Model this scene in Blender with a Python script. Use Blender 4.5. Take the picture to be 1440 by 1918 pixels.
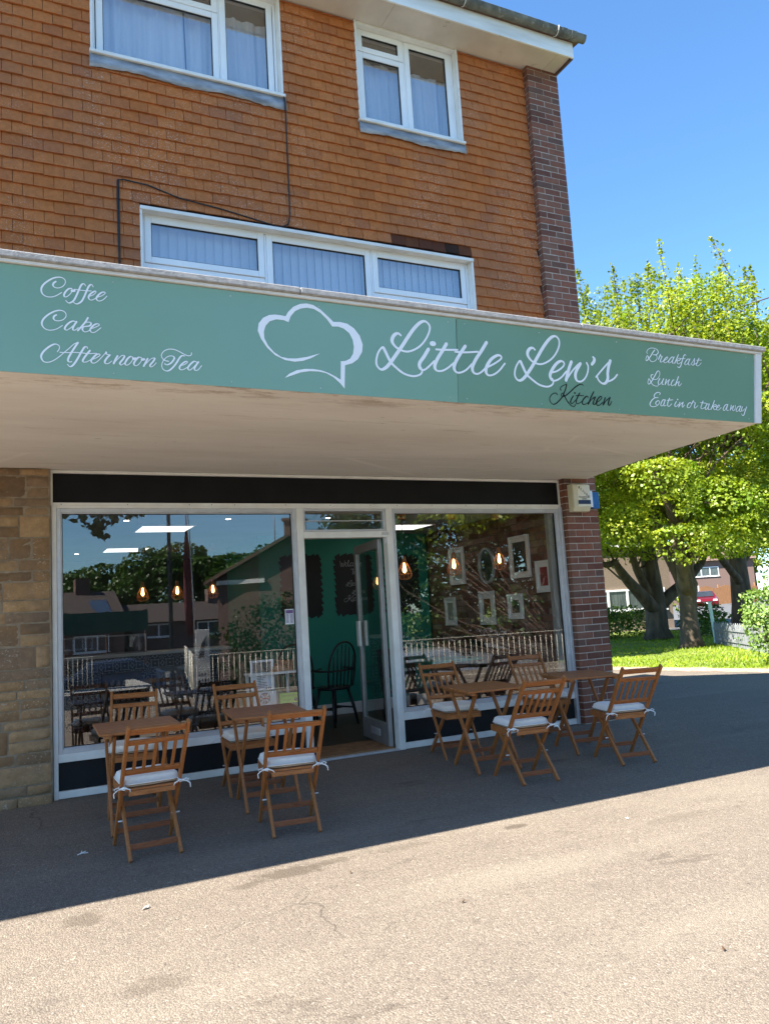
import bpy, bmesh, math, random
import numpy as np
from mathutils import Vector, Matrix
R_ = math.radians
sc = bpy.context.scene
for o in list(bpy.data.objects):
    bpy.data.objects.remove(o)
col = sc.collection

# ------------------------------------------------------------------ camera
def cam_axes(yaw, pitch, roll):
    cy, sy, cp, sp = math.cos(yaw), math.sin(yaw), math.cos(pitch), math.sin(pitch)
    f = Vector((sy*cp, cy*cp, sp)); r = Vector((cy, -sy, 0)); u = r.cross(f)
    c, s = math.cos(roll), math.sin(roll)
    return c*r + s*u, -s*r + c*u, f
cr, cu, cf = cam_axes(R_(25.92572), R_(7.11207), R_(-3.48416))
cam = bpy.data.cameras.new('camera')
cam.sensor_fit = 'VERTICAL'; cam.sensor_height = 24; cam.sensor_width = 24
cam.lens = 24*1487.74/1918
cam.clip_start = .05; cam.clip_end = 900
co = bpy.data.objects.new('camera', cam); col.objects.link(co)
M = Matrix((cr, cu, -cf)).transposed().to_4x4(); M.translation = Vector((0, -7.095, 1.336))
co.matrix_world = M
sc.camera = co

# ------------------------------------------------------------------ light
SUN = Vector((-.87, -.086, 1.0)).normalized()
EL = math.asin(SUN.z); ROT = math.atan2(SUN.x, SUN.y) % (2*math.pi)
world = bpy.data.worlds.new("World"); sc.world = world; world.use_nodes = True
wn = world.node_tree.nodes; wl = world.node_tree.links
sky = wn.new('ShaderNodeTexSky'); sky.sky_type = 'NISHITA'; sky.sun_disc = False
sky.sun_elevation = EL; sky.sun_rotation = ROT; sky.altitude = 50; sky.air_density = 1.0; sky.dust_density = .1; sky.ozone_density = 3.0
tn = wn.new('ShaderNodeMix'); tn.data_type = 'RGBA'; tn.blend_type = 'MULTIPLY'; tn.inputs[0].default_value = 1; tn.inputs[7].default_value = (.70, .97, 1.14, 1)
wl.new(sky.outputs[0], tn.inputs[6]); wl.new(tn.outputs[2], wn['Background'].inputs[0]); wn['Background'].inputs[1].default_value = .075
sun = bpy.data.lights.new('sun', 'SUN'); sun.energy = 5.0; sun.angle = R_(.5); sun.color = (1, .94, .85)
so = bpy.data.objects.new('sun', sun); col.objects.link(so)
so.rotation_euler = (-SUN).to_track_quat('-Z', 'Y').to_euler(); so.location = (-20, -3, 30)
sc.view_settings.view_transform = 'Standard'; sc.view_settings.look = 'None'; sc.view_settings.gamma = 1
sc.view_settings.exposure = 2.0
sc.cycles.max_bounces = 10; sc.cycles.diffuse_bounces = 5; sc.cycles.glossy_bounces = 4; sc.cycles.transparent_max_bounces = 16
try:
    sc.cycles.use_denoising = True
except Exception:
    pass

# ------------------------------------------------------------------ helpers
def tag(o, label=None, cat=None, group=None, kind=None):
    if label: o['label'] = label
    if cat: o['category'] = cat
    if group: o['group'] = group
    if kind: o['kind'] = kind
    return o
def empty(name, loc=(0, 0, 0), rz=0, label=None, cat=None, group=None):
    o = bpy.data.objects.new(name, None); col.objects.link(o)
    o.location = loc; o.rotation_euler = (0, 0, rz); o.empty_display_size = .1
    return tag(o, label, cat, group)
def copy_tree(o, parent=None):
    c = o.copy(); col.objects.link(c)
    if parent: c.parent = parent
    for ch in list(o.children): copy_tree(ch, c)
    return c

class MB:
    def __init__(s): s.v = []; s.f = []; s.sm = []
    def add(s, vs, fs, smooth=False):
        b = len(s.v); s.v += [tuple(p) for p in vs]
        for f in fs: s.f.append(tuple(i+b for i in f)); s.sm.append(smooth)
        return s
    def box(s, x0, x1, y0, y1, z0, z1):
        v = [(x0,y0,z0),(x1,y0,z0),(x1,y1,z0),(x0,y1,z0),(x0,y0,z1),(x1,y0,z1),(x1,y1,z1),(x0,y1,z1)]
        return s.add(v, [(0,3,2,1),(4,5,6,7),(0,1,5,4),(1,2,6,5),(2,3,7,6),(3,0,4,7)])
    def beam(s, p0, p1, w, d, side=(1,0,0)):
        p0, p1 = Vector(p0), Vector(p1); t = (p1-p0).normalized(); a = Vector(side); a = (a - t*a.dot(t)).normalized(); b = t.cross(a)
        v = []
        for p in (p0, p1):
            for sx, sy in ((-1,-1),(1,-1),(1,1),(-1,1)): v.append(p + a*sx*w/2 + b*sy*d/2)
        return s.add(v, [(3,2,1,0),(4,5,6,7),(0,1,5,4),(1,2,6,5),(2,3,7,6),(3,0,4,7)])
    def tube(s, pts, r, n=8, closed=False, cap=True):
        pts = [Vector(p) for p in pts]; m = len(pts); rs = r if isinstance(r, (list, tuple)) else [r]*m
        vs = []; ref = None
        for i, p in enumerate(pts):
            if closed: t = pts[(i+1) % m] - pts[i-1]
            else: t = pts[min(i+1, m-1)] - pts[max(i-1, 0)]
            t.normalize()
            if ref is None:
                ref = Vector((0,0,1)) if abs(t.z) < .9 else Vector((1,0,0))
            a = (ref - t*ref.dot(t)).normalized(); b = t.cross(a); ref = a
            for k in range(n):
                an = 2*math.pi*k/n; vs.append(p + (a*math.cos(an) + b*math.sin(an))*rs[i])
        fs = []
        for i in range(m if closed else m-1):
            j = (i+1) % m
            for k in range(n):
                l = (k+1) % n; fs.append((i*n+k, i*n+l, j*n+l, j*n+k))
        if cap and not closed: fs += [tuple(range(n))[::-1], tuple((m-1)*n+k for k in range(n))]
        s.add(vs, fs, True)
        if cap and not closed: s.sm[-2:] = [False, False]
        return s
    def lathe(s, c, prof, n=20, smooth=True):
        cx, cy, cz = c; vs = []; m = len(prof)
        for r, z in prof:
            for k in range(n):
                a = 2*math.pi*k/n; vs.append((cx+r*math.cos(a), cy+r*math.sin(a), cz+z))
        fs = [(i*n+k, i*n+(k+1) % n, (i+1)*n+(k+1) % n, (i+1)*n+k) for i in range(m-1) for k in range(n)]
        fs += [tuple(range(n))[::-1], tuple((m-1)*n+k for k in range(n))]
        return s.add(vs, fs, smooth)
    def prism(s, poly, z0, z1):                       # poly in xy, extruded in z
        n = len(poly); vs = [(x,y,z0) for x,y in poly] + [(x,y,z1) for x,y in poly]
        fs = [tuple(range(n))[::-1], tuple(range(n,2*n))] + [(i,(i+1) % n,(i+1) % n+n,i+n) for i in range(n)]
        return s.add(vs, fs)
    def prism_x(s, poly, x0, x1):                     # poly in yz, extruded in x
        n = len(poly); vs = [(x0,y,z) for y,z in poly] + [(x1,y,z) for y,z in poly]
        fs = [tuple(range(n)), tuple(range(n,2*n))[::-1]] + [(i,i+n,(i+1) % n+n,(i+1) % n) for i in range(n)]
        return s.add(vs, fs)
    def build(s, name, m=None, parent=None, bevel=0, loc=None):
        me = bpy.data.meshes.new(name); me.from_pydata([tuple(p) for p in s.v], [], s.f); me.update()
        me.polygons.foreach_set('use_smooth', s.sm)
        bm = bmesh.new(); bm.from_mesh(me); bmesh.ops.recalc_face_normals(bm, faces=bm.faces); bm.to_mesh(me); bm.free()
        if m: me.materials.append(m)
        o = bpy.data.objects.new(name, me); col.objects.link(o)
        if parent: o.parent = parent
        if loc: o.location = loc
        if bevel:
            b = o.modifiers.new('bevel', 'BEVEL'); b.width = bevel; b.segments = 2; b.limit_method = 'ANGLE'; b.harden_normals = False
        return o
def numpy_mesh(name, verts, nper, m, parent=None, smooth=False):
    """verts: (k*nper,3) array of separate nper-gons"""
    k = len(verts)//nper
    me = bpy.data.meshes.new(name); me.vertices.add(len(verts)); me.vertices.foreach_set('co', np.asarray(verts, dtype=np.float32).ravel())
    me.loops.add(len(verts)); me.loops.foreach_set('vertex_index', np.arange(len(verts), dtype=np.int32))
    me.polygons.add(k); me.polygons.foreach_set('loop_start', np.arange(0, len(verts), nper, dtype=np.int32))
    me.update(calc_edges=True); me.validate()
    me.materials.append(m)
    o = bpy.data.objects.new(name, me); col.objects.link(o)
    if parent: o.parent = parent
    return o

# ------------------------------------------------------------------ materials
def nodes_of(name):
    m = bpy.data.materials.new(name); m.use_nodes = True
    nt = m.node_tree; return m, nt, nt.nodes, nt.links, nt.nodes['Principled BSDF']
def coords(nt, scale=(1,1,1), kind='Object', rnd=False):
    n, l = nt.nodes, nt.links
    tc = n.new('ShaderNodeTexCoord'); mp = n.new('ShaderNodeMapping'); mp.inputs['Scale'].default_value = scale
    l.new(tc.outputs[kind], mp.inputs['Vector'])
    if rnd:
        oi = n.new('ShaderNodeObjectInfo'); mu = n.new('ShaderNodeMath'); mu.operation = 'MULTIPLY'; mu.inputs[1].default_value = 37.0
        l.new(oi.outputs['Random'], mu.inputs[0]); l.new(mu.outputs[0], mp.inputs['Location'])
    return mp.outputs[0]
def noise(nt, vec, scale, detail=4, rough=.55, dist=0):
    t = nt.nodes.new('ShaderNodeTexNoise'); t.inputs['Scale'].default_value = scale; t.inputs['Detail'].default_value = detail
    t.inputs['Roughness'].default_value = rough; t.inputs['Distortion'].default_value = dist
    if vec: nt.links.new(vec, t.inputs['Vector'])
    return t.outputs['Fac']
def ramp(nt, fac, stops):
    r = nt.nodes.new('ShaderNodeValToRGB'); e = r.color_ramp.elements
    while len(e) < len(stops): e.new(.5)
    for i, (p, c) in enumerate(stops):
        e[i].position = p; e[i].color = (c if len(c) == 4 else (*c, 1)) if not isinstance(c, (int, float)) else (c, c, c, 1)
    nt.links.new(fac, r.inputs['Fac']); return r.outputs['Color']
def mix(nt, fac, a, b, mode='MIX'):
    m = nt.nodes.new('ShaderNodeMix'); m.data_type = 'RGBA'; m.blend_type = mode
    for s, v in ((m.inputs[0], fac), (m.inputs[6], a), (m.inputs[7], b)):
        if hasattr(v, 'is_linked'): nt.links.new(v, s)
        elif isinstance(v, (int, float)): s.default_value = v
        else: s.default_value = (*v[:3], 1)
    return m.outputs[2]
def bump(nt, bsdf, h, strength=.3, dist=.01):
    b = nt.nodes.new('ShaderNodeBump'); b.inputs['Strength'].default_value = strength; b.inputs['Distance'].default_value = dist
    nt.links.new(h, b.inputs['Height']); nt.links.new(b.outputs[0], bsdf.inputs['Normal'])
def math_(nt, op, a, b=None):
    m = nt.nodes.new('ShaderNodeMath'); m.operation = op
    for i, v in enumerate((a, b)):
        if v is None: continue
        if hasattr(v, 'is_linked'): nt.links.new(v, m.inputs[i])
        else: m.inputs[i].default_value = v
    return m.outputs[0]
def mottled(name, c1, c2, scale=6, rough=.6, bmp=.15, bscale=40, stretch=(1,1,1), metal=0, spec=.5, rnd=False, dirt=None):
    m, nt, n, l, b = nodes_of(name)
    v = coords(nt, stretch, rnd=rnd); f = noise(nt, v, scale)
    c = ramp(nt, f, [(.32, c1), (.68, c2)])
    if dirt: c = mix(nt, ramp(nt, noise(nt, v, dirt[1], 6, .7), [(dirt[2], 0), (dirt[2]+.12, 1)]), c, dirt[0])
    l.new(c, b.inputs['Base Color']); b.inputs['Roughness'].default_value = rough; b.inputs['Metallic'].default_value = metal
    b.inputs['Specular IOR Level'].default_value = spec
    if bmp: bump(nt, b, noise(nt, v, bscale, 3), bmp, .004)
    return m
def island_mat(name, stops, rough=.8, speck=None, bmp=.4, bscale=120, tint=None):
    """tone per separate piece (tile, brick, stone) plus fine grain"""
    m, nt, n, l, b = nodes_of(name)
    g = n.new('ShaderNodeNewGeometry'); v = coords(nt)
    c = ramp(nt, g.outputs['Random Per Island'], stops)
    c = mix(nt, .35, c, ramp(nt, noise(nt, v, 25, 5, .7), [(.3, .25), (.7, .75)]), 'OVERLAY')
    if tint: c = mix(nt, ramp(nt, noise(nt, v, tint[1], 3), [(tint[2], 0), (tint[2]+.2, tint[3])]), c, tint[0])
    if speck:
        s = math_(nt, 'MULTIPLY', ramp(nt, noise(nt, v, speck[1], 2, .6), [(.60, 0), (.66, 1)]), ramp(nt, noise(nt, v, speck[2], 2), [(.45, 0), (.62, 1)]))
        c = mix(nt, math_(nt, 'MULTIPLY', s, speck[3]), c, speck[0])
    l.new(c, b.inputs['Base Color']); b.inputs['Roughness'].default_value = rough; b.inputs['Specular IOR Level'].default_value = .3
    bump(nt, b, noise(nt, v, bscale, 4, .65), bmp, .004)
    return m
def emis(name, c, s):
    m, nt, n, l, b = nodes_of(name); b.inputs['Base Color'].default_value = (*c, 1)
    b.inputs['Emission Color'].default_value = (*c, 1); b.inputs['Emission Strength'].default_value = s; return m
def glass_mat(name, fac0, fac1, tint=(1,1,1), streak=False):
    m, nt, n, l, b = nodes_of(name); n.remove(b)
    t = n.new('ShaderNodeBsdfTransparent'); t.inputs[0].default_value = (*tint, 1)
    g = n.new('ShaderNodeBsdfGlossy'); g.inputs['Roughness'].default_value = 0.0
    lw = n.new('ShaderNodeLayerWeight'); lw.inputs[0].default_value = .5
    mr = n.new('ShaderNodeMapRange'); mr.inputs[3].default_value = fac0; mr.inputs[4].default_value = fac1
    l.new(lw.outputs['Facing'], mr.inputs[0])
    mx = n.new('ShaderNodeMixShader'); l.new(mr.outputs[0], mx.inputs[0]); l.new(t.outputs[0], mx.inputs[1]); l.new(g.outputs[0], mx.inputs[2])
    l.new(mx.outputs[0], n['Material Output'].inputs[0]); return m
def leaf_mat(name, c1, c2, trans=.5, scale=1.2):
    m, nt, n, l, b = nodes_of(name); n.remove(b)
    g = n.new('ShaderNodeNewGeometry'); v = coords(nt)
    c = ramp(nt, noise(nt, v, scale, 3), [(.35, c1), (.65, c2)])
    c = mix(nt, .7, c, ramp(nt, g.outputs['Random Per Island'], [(0, .3), (1, .72)]), 'OVERLAY')
    d = n.new('ShaderNodeBsdfDiffuse'); t = n.new('ShaderNodeBsdfTranslucent'); gl = n.new('ShaderNodeBsdfGlossy'); gl.inputs['Roughness'].default_value = .45
    l.new(c, d.inputs[0]); l.new(mix(nt, 1, c, (1.1, 1.0, .35), 'MULTIPLY'), t.inputs[0])
    m1 = n.new('ShaderNodeMixShader'); m1.inputs[0].default_value = trans; l.new(d.outputs[0], m1.inputs[1]); l.new(t.outputs[0], m1.inputs[2])
    m2 = n.new('ShaderNodeMixShader'); m2.inputs[0].default_value = .025; l.new(m1.outputs[0], m2.inputs[1]); l.new(gl.outputs[0], m2.inputs[2])
    l.new(m2.outputs[0], n['Material Output'].inputs[0]); return m
def wood_mat(name, stretch, c1, c2, c3):
    m, nt, n, l, b = nodes_of(name)
    v = coords(nt, stretch, rnd=True); f = noise(nt, v, 9, 6, .6, .8); fine = noise(nt, v, 45, 3, .6)
    c = ramp(nt, f, [(.3, c1), (.5, c2), (.7, c3)])
    c = mix(nt, .35, c, ramp(nt, fine, [(.3, .3), (.7, .7)]), 'OVERLAY')
    g = n.new('ShaderNodeNewGeometry')
    c = mix(nt, .45, c, ramp(nt, g.outputs['Random Per Island'], [(0, .33), (1, .66)]), 'OVERLAY')
    l.new(c, b.inputs['Base Color']); b.inputs['Roughness'].default_value = .42; b.inputs['Specular IOR Level'].default_value = .45
    bump(nt, b, fine, .15, .002); return m

mat = {}
mat['tile'] = island_mat('clay_tile', [(0, (.39,.122,.034)), (.2, (.44,.140,.037)), (.6, (.475,.155,.042)), (.88, (.44,.14,.039)), (1, (.37,.12,.042))], .85,
                         speck=((.58,.48,.40), 85, 1.0, .75), bmp=.5, bscale=90, tint=((.27,.13,.075), .55, .46, .45))
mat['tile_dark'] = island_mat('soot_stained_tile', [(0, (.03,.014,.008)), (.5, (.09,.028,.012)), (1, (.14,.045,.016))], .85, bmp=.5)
mat['brick'] = island_mat('red_brick', [(0, (.12,.050,.036)), (.3, (.19,.075,.050)), (.6, (.24,.095,.060)), (.85, (.18,.092,.065)), (1, (.11,.062,.050))], .85, bmp=.6, bscale=70,
                          tint=((.24,.18,.15), 2.5, .55, .4))
mat['mortar'] = mottled('mortar', (.42,.37,.32), (.54,.48,.42), 20, .95, .5, 120)
mat['stone'] = island_mat('sandstone', [(0, (.18,.11,.06)), (.3, (.28,.17,.086)), (.6, (.37,.235,.12)), (.85, (.30,.195,.108)), (1, (.18,.125,.088))], .9, bmp=.9, bscale=22,
                          tint=((.10,.085,.075), 1.8, .5, .6), speck=((.6,.55,.45), 60, 3, .4))
mat['stone_mortar'] = mottled('stone_mortar', (.20,.15,.10), (.30,.24,.17), 14, .95, .6, 60)
mat['upvc'] = mottled('white_plastic_frame', (.78,.80,.82), (.84,.85,.86), 3, .28, 0)
mat['white_paint'] = mottled('weathered_white_paint', (.68,.66,.62), (.80,.79,.76), 5, .5, .15, 60, dirt=((.40,.36,.30), 9, .66))
mat['alu'] = mottled('grey_aluminium_frame', (.50,.50,.52), (.60,.60,.62), 8, .38, .05, 80, metal=.35)
mat['soffit_old'] = mottled('painted_concrete_soffit', (.58,.50,.42), (.70,.61,.52), 1.6, .75, .25, 18, stretch=(.5,2,1), dirt=((.44,.36,.29), 3.2, .65))
mat['eave_board'] = mottled('stained_eave_board', (.52,.47,.41), (.66,.61,.55), 2.2, .7, .1, 40, dirt=((.30,.24,.18), 4, .62))
def soffit_material():
    m, nt, n, l, b = nodes_of('painted_plaster_soffit')
    v = coords(nt); c = ramp(nt, noise(nt, coords(nt, (.4, 1.4, 1)), 1.5, 6, .65), [(.3, (.68,.62,.56)), (.7, (.81,.76,.70))])
    c = mix(nt, ramp(nt, noise(nt, coords(nt, (.35, 2.5, 1)), 2.6, 7, .75), [(.58, 0), (.70, .6)]), c, (.50,.41,.33))
    sp = n.new('ShaderNodeSeparateXYZ'); l.new(v, sp.inputs[0])
    front = n.new('ShaderNodeMapRange'); l.new(sp.outputs[1], front.inputs[0]); front.inputs[1].default_value = -2.35; front.inputs[2].default_value = -2.68
    sm_ = math_(nt, 'MULTIPLY', front.outputs[0], ramp(nt, noise(nt, coords(nt, (1, 3.5, 1)), 2.2, 7, .8), [(.50, 0), (.60, .8)]))
    c = mix(nt, sm_, c, (.30,.20,.13))
    ln = n.new('ShaderNodeTexVoronoi'); ln.feature = 'DISTANCE_TO_EDGE'; ln.inputs['Scale'].default_value = 1.0; l.new(coords(nt, (.22, 1.3, 1)), ln.inputs['Vector'])
    crk = math_(nt, 'MULTIPLY', ramp(nt, ln.outputs['Distance'], [(.003, 1), (.008, 0)]), ramp(nt, noise(nt, v, 1.3, 3), [(.48, 0), (.56, .6)]))
    c = mix(nt, crk, c, (.86,.80,.72))
    fl = math_(nt, 'MULTIPLY', ramp(nt, noise(nt, coords(nt, (1.5, 5, 1)), 6, 3, .5), [(.735, 0), (.75, 1)]), .8)
    c = mix(nt, fl, c, (.22,.17,.13))
    l.new(c, b.inputs['Base Color']); b.inputs['Roughness'].default_value = .8
    bump(nt, b, noise(nt, coords(nt, (.5, 1.6, 1)), 5, 6, .6), .35, .02); return m
mat['soffit'] = soffit_material()
mat['fascia'] = mottled('painted_fascia', (.60,.58,.54), (.80,.80,.78), 2.5, .5, .1, 40, stretch=(.5,1,3), dirt=((.16,.11,.08), 3.5, .60))
mat['gutter'] = mottled('mossy_gutter', (.06,.06,.05), (.17,.17,.14), 7, .9, .8, 45, dirt=((.28,.27,.23), 12, .58))
mat['coping'] = mottled('concrete_coping', (.26,.25,.24), (.42,.40,.38), 30, .95, .7, 130, dirt=((.16,.14,.12), 4, .70))
mat['lead'] = mottled('lead_flashing', (.17,.18,.20), (.40,.42,.45), 5, .55, .5, 20, stretch=(1,1,3), metal=.25)
mat['sign_green'] = mottled('sage_green_panel', (.165,.305,.215), (.18,.325,.23), 1.2, .22, 0)
mat['sign_green_sheen'] = mottled('sage_green_panel_sheen', (.205,.365,.275), (.22,.385,.29), 1.2, .22, 0)  # left panel's lighter, bluer tone paints in a sky reflection
mat['vinyl_white'] = mottled('white_vinyl', (.86,.88,.90), (.88,.90,.92), 3, .35, 0)
mat['vinyl_black'] = mottled('black_vinyl', (.004,.006,.006), (.008,.01,.01), 3, .35, 0)
mat['black_panel'] = mottled('black_gloss_panel', (.005,.005,.006), (.009,.009,.010), 3, .55, .03, 30, dirt=((.03,.03,.03), 30, .76), spec=.2)
mat['dark_panel'] = mottled('dark_stall_riser', (.006,.007,.009), (.011,.012,.015), 3, .5, .03, 30, spec=.25)
mat['glass'] = glass_mat('shop_glass', .10, .20)
mat['glass_clear'] = glass_mat('door_glass', .06, .35, (.92,.94,.93))
mat['glass_up'] = glass_mat('upper_window_glass', .16, .50)
mat['cable'] = mottled('black_cable', (.008,.008,.008), (.015,.015,.015), 5, .6, 0)
mat['wz'] = wood_mat('oiled_acacia_upright', (22, 22, 1.6), (.20,.062,.016), (.37,.130,.034), (.48,.19,.055))
mat['wx'] = wood_mat('oiled_acacia_rail', (1.6, 22, 22), (.19,.058,.016), (.36,.125,.034), (.47,.185,.055))
mat['wr'] = wood_mat('reddish_acacia_stretcher', (1.6, 22, 22), (.16,.045,.02), (.28,.09,.035), (.34,.12,.05))
mat['cushion'] = mottled('cream_cushion_cloth', (.78,.76,.70), (.84,.82,.77), 30, .95, .25, 260)
mat['tie'] = mottled('white_tie_cloth', (.82,.81,.78), (.86,.85,.83), 30, .9, .1, 100)
mat['leadless'] = None
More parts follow.
